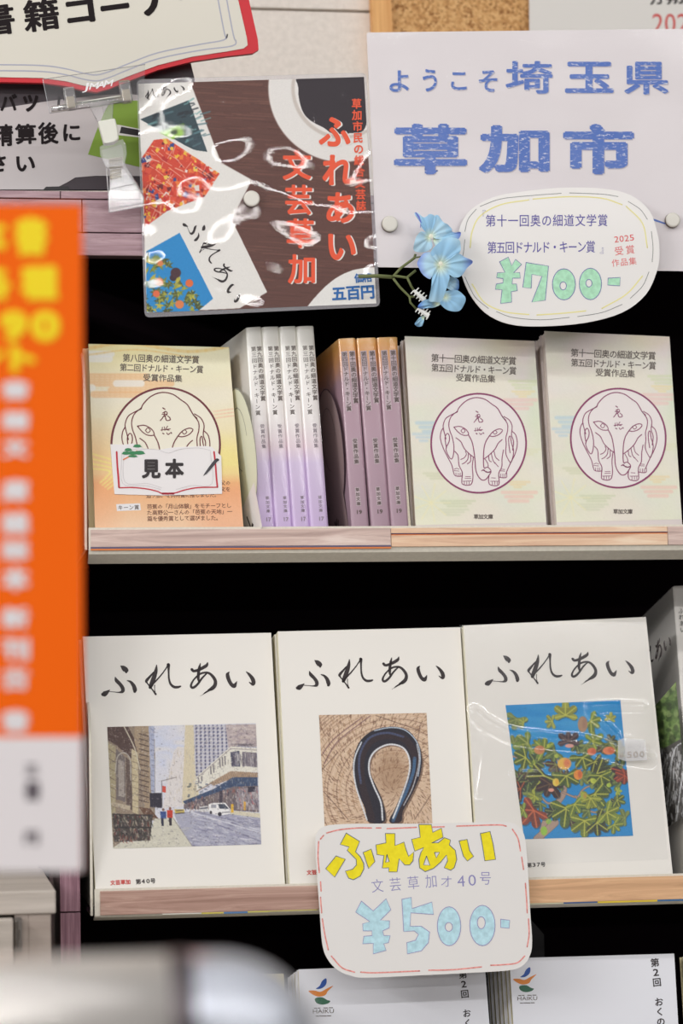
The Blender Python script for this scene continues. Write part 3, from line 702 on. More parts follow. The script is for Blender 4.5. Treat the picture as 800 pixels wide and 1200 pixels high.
# ---- painting 3: fig tree
def figleaf(c, x, y, r, rot, col, vein, n=5):
    """palmate leaf: five blunt lobes with narrow gaps, pale veins"""
    pts = []; N = 46; dark = tuple(v * .72 for v in col)
    js = [random.uniform(.85, 1.12) for _ in range(n)]
    for i in range(N + 1):
        t = i / N; a = rot + (t - .5) * 4.5; k = min(n - 1, int(t * n)); ph = (t * n - k - .5) * 2
        lobe = (1 - abs(ph) ** 2.2) ** .55; rr = r * js[k] * (.36 + .64 * lobe) * (1 - .16 * abs(t - .5) * 2); pts.append((x + rr * math.cos(a), y + rr * math.sin(a)))
    pts.append((x - r * .12 * math.cos(rot), y - r * .12 * math.sin(rot)))
    c.poly([(a + r * .05, b + r * .07) for a, b in pts], (30, 50, 60), .45); c.poly(pts, col); c.poly([(x + (a - x) * .95, y + (b - y) * .95) for i, (a, b) in enumerate(pts) if (i * n // N) % 2], dark, .45)
    for k in range(n):
        a = rot + ((k + .5) / n - .5) * 4.5; L_ = r * js[k] * .9; e = (x + L_ * math.cos(a), y + L_ * math.sin(a)); c.line([(x, y), e], max(2.4, r * .075), vein, .9)
        for s in (.35, .55, .75):
            q = (x + L_ * s * math.cos(a), y + L_ * s * math.sin(a)); 
            for d in (-.8, .8): c.line([q, (q[0] + r * .14 * math.cos(a + d), q[1] + r * .14 * math.sin(a + d))], 1.6, vein, .55)
def figs():
    c = Canvas(45, 40, 685, 740, .55, (22, 140, 206)); L = c.line
    Y = (c.Y - 40) / 700; c.img = c.img * (1 - Y[..., None] * .0)
    for k in range(70): c.blob(random.uniform(50, 680), random.uniform(60, 400), random.uniform(40, 110), random.uniform(10, 30), random.choice([(70, 160, 214), (40, 146, 208), (96, 172, 216)]), .25, .9)
    TR = (176, 150, 134)
    for pts, w in [([(225, 735), (240, 660), (275, 590), (330, 520), (340, 470)], 26), ([(205, 730), (250, 690), (295, 650)], 34), ([(300, 545), (260, 555), (225, 525), (190, 500), (120, 490)], 8),
                   ([(330, 500), (400, 525), (430, 490), (470, 470), (560, 470)], 7), ([(395, 520), (430, 570), (480, 598), (540, 600)], 7), ([(340, 480), (330, 400), (280, 290)], 7), ([(340, 430), (400, 380), (440, 300), (420, 250)], 5),
                   ([(310, 390), (250, 360), (160, 350), (80, 320)], 6), ([(400, 400), (480, 360), (560, 340)], 5)]: c.curve(pts, w + 3, (110, 86, 80)); c.curve(pts, w, TR)
    c.blob(240, 690, 16, 22, (150, 200, 60), .9); c.blob(262, 640, 14, 18, (160, 196, 70), .8)
    for k in range(46): figleaf(c, random.uniform(90, 640), random.uniform(130, 640), random.uniform(34, 60), random.uniform(0, 6.2), random.choice([(96, 118, 66), (74, 92, 56), (120, 136, 74), (60, 66, 54), (88, 60, 56)]), (150, 160, 90))
    G1, G2, G3, Yv = (116, 140, 62), (84, 104, 52), (62, 70, 48), (196, 196, 84); DK, MAR = (62, 40, 48), (134, 62, 50)
    for a in [(345, 120, 70, -1.57, (156, 160, 70), Yv), (280, 150, 40, 3.1, (150, 158, 84), Yv), (140, 155, 28, -2.6, (140, 156, 84), Yv), (470, 150, 60, .6, G1, Yv), (565, 140, 34, -1.4, (160, 164, 74), Yv),
              (160, 260, 70, 2.9, G1, (170, 176, 100)), (150, 330, 70, 2.7, G2, Yv), (240, 290, 60, -2.4, G1, Yv), (200, 380, 46, 2.6, G1, Yv), (360, 250, 60, -1.6, (74, 56, 66), (120, 96, 90)), (430, 330, 70, 1.3, G2, Yv), (480, 250, 56, -.6, G1, Yv),
              (490, 350, 56, .9, G3, Yv), (600, 300, 60, -.4, (120, 130, 92), Yv), (240, 420, 86, 2.2, G3, Yv), (270, 460, 76, 1.9, DK, (110, 84, 60)), (350, 420, 70, 1.4, G2, Yv), (500, 410, 80, .6, G3, Yv), (520, 420, 60, 1.4, G2, Yv),
              (125, 485, 52, 3.4, DK, (206, 110, 60)), (195, 520, 36, 2.6, (150, 160, 66), Yv), (190, 590, 96, 2.3, MAR, (206, 110, 70)), (140, 590, 40, 3.0, G1, Yv), (350, 580, 90, 1.7, G2, Yv), (390, 560, 60, 1.0, G1, Yv),
              (490, 510, 80, .9, G2, Yv), (470, 530, 60, 1.9, (140, 150, 60), Yv), (440, 640, 80, 1.6, (112, 128, 52), Yv), (500, 650, 70, .6, G3, Yv), (550, 600, 70, .5, (126, 144, 60), Yv), (585, 660, 46, .8, G1, Yv), (600, 540, 44, .3, G2, Yv), (635, 400, 66, 1.6, DK, (206, 92, 62)), (640, 420, 50, 2.6, MAR, (206, 92, 62)), (600, 495, 24, 0, (156, 180, 70), Yv)]: figleaf(c, *a)
    for (x, y, rx, ry, a, b) in [(340, 360, 34, 30, (232, 186, 84), (222, 110, 90)), (408, 415, 22, 25, (236, 150, 66), (200, 90, 60)), (298, 452, 16, 20, (234, 206, 90), (230, 170, 60)), (482, 445, 14, 13, (196, 206, 80), (160, 180, 60)), (435, 520, 16, 18, (170, 180, 70), (196, 140, 70)),
                                 (217, 292, 26, 22, (206, 140, 90), (186, 110, 80)), (475, 300, 22, 18, (222, 120, 80), (196, 90, 60)), (560, 296, 30, 20, (226, 130, 84), (196, 90, 60)), (430, 165, 24, 40, (176, 140, 110), (160, 120, 100)), (302, 322, 10, 10, (186, 196, 80), (150, 170, 60)), (262, 272, 9, 9, (186, 196, 80), (150, 170, 60)), (560, 466, 12, 10, (180, 206, 80), (150, 170, 60))]:
        c.blob(x, y, rx, ry, a); c.blob(x + rx * .4, y - ry * .1, rx * .5, ry * .7, b, .7, .8)
    c.blob(365, 272, 22, 10, (222, 160, 150)); c.blob(275, 490, 14, 9, (230, 160, 140))
    for k in range(150): x, y = random.uniform(70, 660), random.uniform(80, 720); L([(x, y), (x + random.uniform(-10, 10), y + random.uniform(-10, 10))], 2, random.choice([(196, 200, 100), (60, 60, 50), (150, 130, 80)]), .18)
    c.grain(4); return c
Q3 = [(592, 826.5), (726.5, 820.5), (741.5, 979.5), (614, 983.5)]
figc = figs()
painted('fig_tree_painting', figc, B3, Q3, -.0002, B3.root, 1.8, lambda x, y: ((x - 580) * 4.2105, (y - 810) * 4.2105)).location.z = -B3.off
# clear wrapping film with raised creases, price sticker on it
def film():
    nx, nz = 220, 300; x0, z0 = B3.loc(553, 1016); (x0, z0) = (min(p[0] for p in B3.T) + .0005, B3.loc(553, 1016)[1]); x1 = max(p[0] for p in B3.T) - .003; z1 = max(p[1] for p in B3.T) - .004
    crs = [([(556, 836), (568, 846), (578, 852), (600, 862), (650, 868), (690, 872), (726, 884), (760, 890)], .0030, .0040),
           ([(752, 828), (700, 828), (690, 832), (706, 848), (722, 864), (730, 878), (736, 868)], .0022, .0028), ([(598, 906), (630, 905), (665, 903)], .0008, .0012), ([(560, 838), (566, 880), (560, 930)], .001, .0025)]
    X, Zz = np.meshgrid(np.linspace(x0, x1, nx), np.linspace(z0, z1, nz)); H = np.full(X.shape, .0008)
    H += .00008 * np.sin(X * 60 + 3) * np.sin(Zz * 40) 
    for pts, h, w in crs:
        S = np.array([B3.loc(*p) for p in smooth_line(pts, 8)])
        D = np.full(X.shape, 9.0)
        for (a, b), (e, f) in zip(S[:-1], S[1:]):
            dx, dz = e - a, f - b; t = np.clip(((X - a) * dx + (Zz - b) * dz) / (dx * dx + dz * dz + 1e-12), 0, 1); D = np.minimum(D, np.hypot(X - a - t * dx, Zz - b - t * dz))
        H += h * np.exp(-(D / w) ** 2)
    v = [(float(a), -float(h), float(b)) for a, b, h in zip(X.ravel(), Zz.ravel(), H.ravel())]
    f = [(r * nx + q, r * nx + q + 1, (r + 1) * nx + q + 1, (r + 1) * nx + q) for r in range(nz - 1) for q in range(nx - 1)]
    o = mesh('wrapping_film', v, f, film_mat('wrap_film', .01, 1.0, .10, bump=.00003, bscale=60, flat=.085), B3.root, True); o.location.z = -B3.off; return o
film()
g = G(); g.flat([B3.loc(*p) for p in [(722, 869), (728, 866), (754, 868), (756, 892), (730, 893), (722, 890)]], -.0042); o = g.build('price_sticker', film_mat('hazy_sticker', .45, .6, .3), B3.root); o.location.z = -B3.off
small(B3, 'price_lettering', '¥500', (728, 886), (750, 885), 9, mat('faint_grey_ink', (176, 168, 162), .6), .01, y=-.0045)

# ---- elephants
ze = Z(495, 450, 6.154)
EL = [([(250, 200), (262, 175), (300, 135), (345, 110), (395, 102), (450, 115), (500, 150), (540, 180), (575, 240), (600, 265)], 5), ([(250, 200), (215, 228), (197, 255), (188, 295), (195, 340), (212, 385), (225, 450), (222, 510), (208, 545), (185, 520), (168, 470), (190, 420), (192, 380), (178, 360), (162, 385), (165, 430), (172, 465)], 4.5),
      ([(250, 205), (190, 235), (165, 255), (150, 290), (148, 320), (160, 370), (168, 400)], 4.5), ([(148, 320), (132, 350), (128, 400), (150, 470), (185, 540), (210, 590), (222, 640)], 4.5),
      ([(575, 240), (610, 290), (612, 340), (600, 390), (602, 440), (598, 500), (615, 545), (635, 570), (650, 530), (655, 480), (640, 430), (632, 380), (620, 395), (622, 450), (630, 500)], 4.5),
      ([(585, 238), (625, 265), (645, 310), (640, 370), (655, 420), (648, 480)], 4.5), ([(645, 345), (672, 375), (682, 440), (665, 510), (635, 570), (612, 620), (600, 650)], 4.5),
      ([(225, 315), (270, 310), (315, 335), (330, 370), (290, 372), (255, 350), (225, 315)], 4.5), ([(480, 378), (510, 345), (550, 328), (575, 338), (550, 368), (510, 382), (480, 378)], 4.5),
      ([(275, 342), (290, 326), (306, 342), (290, 357), (275, 342)], 3.5), ([(506, 352), (520, 338), (536, 352), (520, 366), (506, 352)], 3.5),
      ([(330, 370), (355, 420), (368, 480), (378, 560), (382, 620), (398, 665), (425, 695), (455, 692), (480, 660), (492, 635), (470, 640), (435, 625)], 5), ([(480, 378), (455, 420), (442, 470), (438, 540), (440, 600), (448, 612)], 5),
      ([(445, 610), (470, 605), (492, 628), (480, 640), (455, 638), (440, 622), (425, 630)], 4.5), ([(240, 392), (275, 420), (300, 470), (345, 515), (375, 535)], 4.5), ([(572, 405), (545, 430), (520, 475), (480, 515), (442, 545)], 4.5),
      ([(308, 490), (315, 510), (300, 535), (275, 548)], 4), ([(330, 505), (325, 545), (305, 570), (285, 580)], 4), ([(345, 520), (345, 560), (322, 580)], 4), ([(365, 535), (358, 600), (362, 680), (345, 730), (290, 728), (282, 700), (285, 640), (262, 590), (255, 520), (232, 490)], 4.5),
      ([(222, 640), (235, 665), (280, 668), (285, 640)], 4), ([(228, 618), (245, 612), (262, 618)], 3), ([(228, 628), (262, 632)], 3), ([(308, 672), (345, 672)], 3), ([(305, 685), (348, 685)], 3), ([(290, 705), (350, 703)], 3),
      ([(452, 548), (470, 580), (472, 605)], 4), ([(515, 490), (525, 530), (550, 555)], 4), ([(495, 505), (505, 550), (520, 575)], 4), ([(475, 520), (480, 555), (495, 565)], 4), ([(520, 570), (545, 600)], 3.5),
      ([(582, 480), (572, 540), (570, 600), (548, 650), (548, 730), (490, 732), (475, 705), (478, 660)], 4.5), ([(548, 650), (552, 675), (602, 678), (605, 645)], 4), ([(488, 705), (548, 705)], 3), ([(495, 680), (525, 682)], 3), ([(562, 618), (592, 620)], 3), ([(562, 630), (592, 632)], 3)]
for x in (240, 256, 270): EL.append(([(x, 645), (x, 665)], 3))
for x in (300, 318, 335): EL.append(([(x, 708), (x, 726)], 3))
for x in (502, 520, 537): EL.append(([(x, 708), (x, 728)], 3))
for x in (562, 578, 592): EL.append(([(x, 652), (x, 675)], 3))
CH = [([(385, 200), (398, 208)], 5), ([(385, 232), (405, 222), (412, 240), (385, 258)], 4), ([(398, 222), (392, 250), (370, 280)], 4), ([(380, 240), (412, 240)], 3.5), ([(400, 250), (408, 278), (432, 275), (428, 260)], 4.5), ([(415, 250), (430, 262)], 4),
      ([(372, 340), (432, 332)], 3.5), ([(382, 322), (380, 345)], 3.5), ([(395, 320), (398, 342)], 3.5), ([(415, 315), (405, 335), (425, 340)], 3.5), ([(385, 360), (392, 364)], 5), ([(410, 358), (418, 368), (430, 360)], 4), ([(436, 355), (440, 360)], 5)]
def elephant(F, parent, m, sc=1.0, c1=(560.5, 520), c0=(560.5, 520), name='elephant_emblem'):
    g = G()
    for pts, w in EL + CH:
        P = [(c1[0] + (x - c0[0]) * sc, c1[1] + (y - c0[1]) * sc) for x, y in ze(pts)]
        strokes(g, F, [[(p[0], p[1], w * sc / 6.154 * 1.55) for p in P]], -.0003, 1, 4)
    ring = [(c1[0] + sc * 55.6 * math.cos(t), c1[1] + sc * 58 * math.sin(t), 2.2 * sc) for t in np.linspace(0, 2 * math.pi, 48)[:-1]]
    strokes(g, F, [ring], -.0003, 1, 2, closed=True)
    o = g.build(name, m, parent); o.location.z = -F.off; return o
def disc_print(F, parent, c, rx, ry, m, name='emblem_disc'):
    g = G(); g.flat([F.loc(c[0] + rx * math.cos(t), c[1] + ry * math.sin(t)) for t in np.linspace(0, 2 * math.pi, 49)[:-1]], -.00022); o = g.build(name, m, parent); o.location.z = -F.off; return o
PLUMINK = mat('plum_ink', (142, 62, 104), .5); GREYINK = mat('grey_ink', (96, 84, 78), .5); EMB = mat('emblem_ground', (238, 230, 228), .5)
def pastel():
    c = Canvas(470, 385, 655, 620, 1.2, (236, 232, 216))
    T = np.clip((c.Y - 390) / 220, 0, 1)[..., None]; c.img = np.array((238, 226, 224)) * (1 - T) + np.array((232, 232, 206)) * T
    for k in range(160): c.blob(random.uniform(470, 655), random.uniform(385, 620), random.uniform(10, 34), random.uniform(6, 18), random.choice([(240, 232, 214), (226, 232, 206), (238, 224, 222), (236, 236, 212), (230, 228, 226)]), .28, .9)
    c.blob(620, 400, 26, 20, (232, 214, 226), .7, .9); c.blob(600, 402, 28, 14, (238, 226, 190), .5, .9); c.blob(632, 470, 14, 60, (214, 228, 196), .5, .9)
    def bar(x, y, w, h, col, al=.55):
        for i in range(3): c.line([(x + i * 4 - 4, y + i * h), (x + w - i * 5 + 2, y + i * h)], h * .8, col, al)
    bar(492, 497, 22, 5, (178, 208, 226)); bar(488, 510, 20, 4, (186, 212, 226)); bar(594, 470, 32, 5, (240, 200, 192)); bar(600, 448, 30, 4, (214, 222, 178)); bar(592, 578, 34, 5, (244, 196, 182)); bar(598, 566, 20, 3, (240, 214, 160))
    bar(604, 460, 20, 3, (240, 222, 160)); bar(520, 588, 34, 3, (206, 212, 176)); bar(500, 556, 30, 3, (212, 214, 180)); bar(518, 598, 28, 3, (212, 216, 186)); bar(598, 528, 34, 3, (226, 226, 190)); 
    for k in range(9): c.line([(505, 590), (505 + 22 * math.cos(k * .7), 590 + 22 * math.sin(k * .7))], 1.2, (240, 234, 190), .8)
    c.grain(1.5); return c
PAST = pastel()
EDGEP = mat('pinkish_cover_edge', (226, 216, 212), .6)
GE = 'elephant emblem paperbacks on the upper ledge'
def eleph_book(q, Y, lean, yaw, label, lead, n):
    F = front_book(q, Y, lean, yaw, .0125, .010, label, GE, EDGEP, spine_left=False, pages=mat('paperback_pages', (232, 220, 210), .8, noise=6, nscale=900)); parts_of(F)
    dx, dy = q[0][0] - 474, q[0][1] - 394.5
    ins = [(q[0][0], q[0][1]), q[1], q[2], q[3]]
    painted('cover_print', PAST, F, ins, -.0001, F.root, .8, lambda x, y: (x - dx, y - dy)).location.z = -F.off
    sh = lambda x, y: (x + dx, y + dy)
    disc_print(F, F.root, sh(560.5, 520), 55, 57.4, EMB)
    elephant(F, F.root, PLUMINK, 1.0, sh(560.5, 520))
    g = G(); cells(g, F, '第十一回奥の細道文学賞', sh(509.5, 420), sh(600, 423.5), 10.2, -.00025, .012, res=2, w=9.6)
    cells(g, F, '第五回ドナルド・キーン賞', sh(509.5, 431.5), sh(600.5, 435), 10, -.00025, .012, res=2, w=9)
    cells(g, F, '受賞作品集', sh(538.5, 443), sh(575.5, 444.5), 9.6, -.00025, .012, res=2)
    o = g.build('title_lettering', GREYINK, F.root); o.location.z = -F.off
    small(F, 'imprint_lettering', '草加文庫', sh(557.5, 606), sh(574.5, 606), 6, GREYINK, .025)
    stack_behind(F, n, [lead % 'second', lead % 'third'][:n], GE, .0003, step=None, dx=-.0010, drop=.0007)
    return F
E1 = eleph_book([(474, 394), (626, 399.5), (640, 612), (487, 615.5)], .004, R_(8), R_(3), 'pastel paperback with a ringed elephant emblem, left one of the two facing out', '%s copy behind the left elephant paperback', 2)
E2 = eleph_book([(637.5, 388), (784, 394.5), (798.5, 608.5), (652, 612)], .004, R_(8), R_(3), 'pastel paperback with a ringed elephant emblem, at the right end of the upper ledge', '%s copy behind the right elephant paperback', 2)

# ---- sample book, far left of the upper ledge
def sample_print():
    c = Canvas(95, 395, 300, 625, 1.3, (238, 226, 176)); H = c.Y; T = np.clip((H - 400) / 60, 0, 1)[..., None]
    c.img = np.array((240, 228, 168)) * (1 - T) + np.array((238, 230, 208)) * T
    T = np.clip((H - 470) / 70, 0, 1)[..., None]; c.img = c.img * (1 - T) + np.array((240, 222, 168)) * T
    T = np.clip((H - 556) / 10, 0, 1)[..., None]; c.img = c.img * (1 - T) + np.array((238, 180, 130)) * T
    T = np.clip((H - 575) / 40, 0, 1)[..., None]; c.img = c.img * (1 - T) + np.array((240, 204, 170)) * T
    c.blob(240, 420, 60, 22, (240, 238, 214), .6, .9); c.blob(235, 540, 70, 26, (244, 230, 120), .4, .9); c.blob(110, 570, 30, 60, (240, 160, 110), .35, .9); c.blob(270, 600, 40, 40, (240, 160, 120), .4, .9)
    for (x0, x1, y) in [(104, 170, 442), (104, 200, 450), (130, 190, 458), (110, 168, 463)]: c.line([(x0, y), (x1, y)], 8, (238, 190, 140), .75)
    for y in range(438, 466, 3):
        for x in range(106, 196, 6): c.line([(x, y), (x + 3, y)], .8, (244, 216, 176), .8)
    for (x0, x1, y) in [(104, 130, 415), (106, 128, 421), (104, 108, 455), (136, 165, 450)]: c.line([(x0, y), (x1, y)], 8, (240, 238, 232), .8)
    c.curve([(104, 408), (150, 402), (220, 412), (280, 404)], 4, (236, 204, 130), .6); c.curve([(104, 416), (160, 410), (230, 420)], 2, (236, 204, 130), .6)
    for r in (10, 16, 22, 28): c.curve([(106, 560 - r), (116 + r, 556 - r * .4), (118 + r, 556), (112 + r * .5, 562 + r * .4)], 2, (242, 226, 140), .7)
    for y in (483, 487, 491): c.curve([(250, y), (275, y - 3), (290, y - 2)], 1.2, (240, 190, 160), .7)
    c.line([(100, 480), (100, 556)], 10, (222, 196, 120), .5); c.grain(2); return c
S1 = front_book([(103.5, 403), (268, 407), (285, 618), (111.5, 622)], .004, R_(9), R_(3), .012, .010, 'orange and yellow sample paperback at the left end of the upper ledge', GE, mat('sample_cover_edge', (232, 212, 168), .6), spine_left=False, pages=mat('paperback_pages', (232, 220, 210), .8, noise=6, nscale=900)); parts_of(S1)
del S1.root['group']
stack_behind(S1, 1, ['copy standing behind the orange sample paperback'], 'sample paperbacks at the left end', .0002, dx=-.0035)
S1.root['group'] = 'sample paperbacks at the left end'
painted('cover_print', sample_print(), S1, [(103.5, 403), (268, 407), (285, 618), (111.5, 622)], -.0001, S1.root, 1.0).location.z = -S1.off
disc_print(S1, S1.root, (194, 521), 63, 65.5, mat('sample_emblem_ground', (238, 232, 214), .5))
MAROON = mat('maroon_ink', (112, 46, 56), .5)
elephant(S1, S1.root, MAROON, 64 / 56, (194, 521))
g = G(); cells(g, S1, '第八回奥の細道文学賞', (148, 419.5), (229, 421.5), 10, -.00025, .014, res=2, w=9)
cells(g, S1, '第二回ドナルド・キーン賞', (144.5, 430.5), (234, 433), 9.6, -.00025, .014, res=2, w=8.6); cells(g, S1, '受賞作品集', (172, 442.5), (209, 443.5), 9.2, -.00025, .014, res=2)
o = g.build('title_lettering', GREYINK, S1.root); o.location.z = -S1.off
painted('paper_band', sample_print(), S1, [(109.4, 560), (280.3, 560), (285, 618), (111.5, 622)], -.00036, S1.root, 1.0).location.z = -S1.off
BRN = mat('brown_ink', (112, 64, 48), .5)
g = G(); cells(g, S1, '芭蕉の「月山体験」をモチーフとし', (175, 594), (268, 592.5), 6.4, -.00042, .012, res=1); cells(g, S1, 'た高野公一さんの「芭蕉の天地」一', (175, 601), (269, 599.5), 6.4, -.00042, .012, res=1); cells(g, S1, '篇を優秀賞として選びました。', (175.5, 608), (256, 607), 6.4, -.00042, .012, res=1)
cells(g, S1, '父の', (261, 566), (267, 566), 6, -.00042, .012, res=1); cells(g, S1, '文を', (261, 573.5), (267, 573.5), 6, -.00042, .012, res=1); cells(g, S1, '追う旅、を共特賞に推しました。', (174, 581), (254, 580), 6, -.00042, .012, res=1)
o = g.build('blurb_lettering', BRN, S1.root); o.location.z = -S1.off
g = G(); g.flat([S1.loc(*p) for p in [(136, 591), (164, 590), (165, 598), (137, 599)]], -.0004); o = g.build('award_tag', mat('pale_tag', (232, 230, 232), .5), S1.root); o.location.z = -S1.off
small(S1, 'award_lettering', 'キーン賞', (141, 595), (160, 594.5), 6, GREYINK, .015, y=-.00045)
# sample label stuck on the book: a thing of its own
zl = Z(120, 455, 5.0)
LQ = [(130, 520.5), (257, 524), (262, 579.5), (134.5, 580)]
lab = thing('sample_label', S1.M, 'small white sample card with a red book outline on the orange paperback', 'label', None)
cardpts = [(45, 330), (130, 332), (180, 325), (240, 355), (330, 362), (400, 350), (480, 345), (600, 340), (640, 345), (695, 400), (700, 620), (430, 628), (340, 630), (70, 622)]
G().prism([S1.loc(*p) for p in zl(cardpts)], -.0010, -.0004).build('card', mat('label_card', (236, 232, 232), .5), lab)
g = G(); strokes(g, S1, [[(p[0], p[1], w) for p, w in zip(zl([(82, 375), (86, 450), (92, 520), (96, 582)]), (2, 2, 2.2, 2.2))], [(p[0], p[1], 1.5) for p in zl([(96, 585), (180, 584), (260, 592), (320, 606), (350, 618), (420, 616), (480, 598), (560, 584), (670, 582)])], [(p[0], p[1], 2.4) for p in zl([(350, 619), (415, 619)])], [(p[0], p[1], 2) for p in zl([(652, 375), (660, 440), (666, 520), (672, 582)])]], -.0012, 1, 5)
g.build('red_book_outline', mat('label_red', (196, 40, 58), .5), lab)
g = G(); strokes(g, S1, [[(p[0], p[1], .5) for p in zl(l)] for l in ([(112, 380), (118, 560), (250, 572), (340, 595)], [(125, 372), (130, 550), (260, 560), (345, 585)], [(630, 370), (640, 560), (520, 572), (430, 595)], [(130, 365), (240, 358), (320, 362), (385, 382), (450, 360), (560, 352), (630, 366)])], -.0012, 1, 5)
g.build('page_lines', mat('pale_line', (206, 200, 202), .5), lab)
g = G(); cells(g, S1, '見本', (176.8, 549.5), (204, 549.5), 23, -.0013, .045, res=4, w=22); g.build('sample_lettering', mat('black_ink', (42, 34, 36), .5), lab)
g = G()
for (x, y, rx, ry) in [(203, 343, 24, 12), (150, 365, 22, 12), (137, 385, 24, 13), (176, 385, 28, 14), (215, 383, 32, 15), (176, 402, 28, 9)]:
    pts = [(x + rx * math.cos(t) * (1 + .12 * math.sin(5 * t)), y + ry * (math.sin(t) if math.sin(t) < 0 else .55 * math.sin(t))) for t in np.linspace(0, 2 * math.pi, 25)[:-1]]; g.flat([S1.loc(*p) for p in zl(pts)], -.00125 - rx * 1e-6)
g.build('pine_print', mat('pine_green', (52, 132, 84), .5), lab)
g = G(); strokes(g, S1, [[(p[0], p[1], 1.6) for p in zl([(122, 420), (150, 405), (190, 385), (200, 370)])]], -.0012); g.build('trunk_print', mat('trunk_orange', (230, 130, 84), .5), lab)
g = G(); strokes(g, S1, [[(p[0], p[1], w) for p, w in zip(zl([(590, 515), (608, 495), (640, 455), (665, 425), (675, 422)]), (.4, 2.6, 3.8, 3.8, 3))]], -.0014); g.build('pen_print', mat('pen_grey', (58, 56, 62), .4), lab)

# ================================================================== books standing spine out
def spine_book(sq, depth, lean, yaw, label, group, cover, texts, ext=.010, Y=.004, bulge=.0005, strip=None, name='book', txtcol=GREYINK):
    """sq: spine quad (TL,TR,BR,BL) in pixels"""
    F = Frame(sq[3], sq[2], Y, lean, yaw); O = outline(F, sq, ext); T = [(p[0], p[1]) for p in O]; off = min(p[1] for p in T)
    root = thing(name, F.M @ Matrix.Translation((0, 0, off)), label, 'book', group); F.off = off; F.root = root
    def fix(o): o.location = (0, 0, -off); return o
    tl, tr, br, bl = [np.array(p) for p in T]
    def bend(p):
        t = (p[2] - bl[1]) / (tl[1] - bl[1]); xl = bl[0] + (tl[0] - bl[0]) * t; xr = br[0] + (tr[0] - br[0]) * t
        u = min(1, max(0, (p[0] - xl) / max(1e-6, xr - xl))); e = min(u, 1 - u)
        return (p[0], p[1] - bulge * (1 - (2 * u - 1) ** 2) + .0012 * max(0, 1 - e / .07) ** 2, p[2])
    # spine: curved strip
    nu, nv = 14, 24; v = []
    for j in range(nv + 1):
        t = j / nv; a = bl + (tl - bl) * t; b = br + (tr - br) * t
        for i in range(nu + 1): 
            q = a + (b - a) * (i / nu); v.append(bend((q[0], 0, q[1])))
    f = [(j * (nu + 1) + i, j * (nu + 1) + i + 1, (j + 1) * (nu + 1) + i + 1, (j + 1) * (nu + 1) + i) for j in range(nv) for i in range(nu)]
    fix(mesh('spine', v, f, cover, root, True))
    # covers with a rounded far top corner; page block
    def side(x_t, x_b, y0, y1, dx, dz, m, nm):
        zt_, zb_ = tl[1] - dz, bl[1]; r = .012
        pts = [(y0, zb_), (y1, zb_ + (y1 - y0) * math.tan(lean)), (y1, zt_ - r)] + [(y1 - r + r * math.cos(R_(a)), zt_ - r + r * math.sin(R_(a))) for a in (30, 60, 90)] + [(y0, zt_)]
        n = len(pts); V = []
        for s_ in (0, dx):
            for (yy, zz_) in pts:
                t = (zz_ - zb_) / (tl[1] - bl[1]); V.append((x_b + (x_t - x_b) * t + s_, yy, zz_))
        F_ = [tuple(range(n)), tuple(range(n, 2 * n))[::-1]] + [(a, a + n, (a + 1) % n + n, (a + 1) % n) for a in range(n)]
        if dx > 0: F_ = [q[::-1] for q in F_]
        return fix(mesh(nm, V, F_, m, root))
    side(tl[0], bl[0], .0009, depth, .0005, 0, cover, 'front_cover'); side(tr[0], br[0], .0009, depth, -.0005, 0, cover, 'back_cover')
    side(tl[0] + .0006, bl[0] + .0006, .001, depth - .001, (tr[0] - tl[0]) - .0012, .0008, PAGE, 'page_block')
    for (nm, s, a, b, h, w, m, bo, lift) in texts:
        g = G()
        if strip and lift:
            d = Vector((b[0] - a[0], b[1] - a[1])).normalized(); ext_ = h * .6; nn = Vector((-d.y, d.x)) * (w * .55)
            c = [(a[0] - d.x * ext_ - nn.x, a[1] - d.y * ext_ - nn.y), (a[0] - d.x * ext_ + nn.x, a[1] - d.y * ext_ + nn.y), (b[0] + d.x * ext_ + nn.x, b[1] + d.y * ext_ + nn.y), (b[0] + d.x * ext_ - nn.x, b[1] + d.y * ext_ - nn.y)]
            g2 = G(); m_ = 10; A0, A1, B1_, B0 = [F.loc(*p) for p in c]
            for k in range(m_): 
                t0, t1 = k / m_, (k + 1) / m_; L_ = lambda p, q, t: (p[0] + (q[0] - p[0]) * t, p[1] + (q[1] - p[1]) * t)
                p = [L_(A0, B0, t0), L_(A1, B1_, t0), L_(A1, B1_, t1), L_(A0, B0, t1)]; g2.flat(p, -.00008)
            fix(g2.build(nm.replace('lettering', 'halo'), strip, root, bend=bend))
        cells(g, F, s, a, b, h, -.00018, bo, True, 2, w); fix(g.build(nm, m, root, bend=bend))
    F.fix = fix; F.bend = bend
    F.side = axes_frame(F.O.copy(), F.N.copy(), -F.R.copy(), F.U.copy())
    return F
LIL = ramp_mat('white_to_lilac_cover', [(.0, (206, 182, 222)), (.33, (216, 198, 228)), (.42, (232, 214, 222)), (.55, (236, 230, 228)), (1.0, (238, 236, 228))], 2, .165, .35, coat=.5, noise=.06, nscale=30)
MAU = ramp_mat('mauve_to_orange_cover', [(.0, (170, 142, 156)), (.5, (184, 154, 168)), (.78, (178, 146, 158)), (.90, (208, 150, 104)), (.97, (220, 158, 84)), (1.0, (226, 176, 110))], 2, .160, .38, coat=.5, noise=.10, nscale=45)
GL_, GM_ = 'white and lilac paperbacks spine out', 'mauve and orange paperbacks spine out'
tint = mat('pale_grey_ink', (150, 138, 148), .5)
def at(q, u, v):
    tl, tr, br, bl = q; a = (tl[0] + (tr[0] - tl[0]) * u, tl[1] + (tr[1] - tl[1]) * u); b = (bl[0] + (br[0] - bl[0]) * u, bl[1] + (br[1] - bl[1]) * u); return (a[0] + (b[0] - a[0]) * v, a[1] + (b[1] - a[1]) * v)
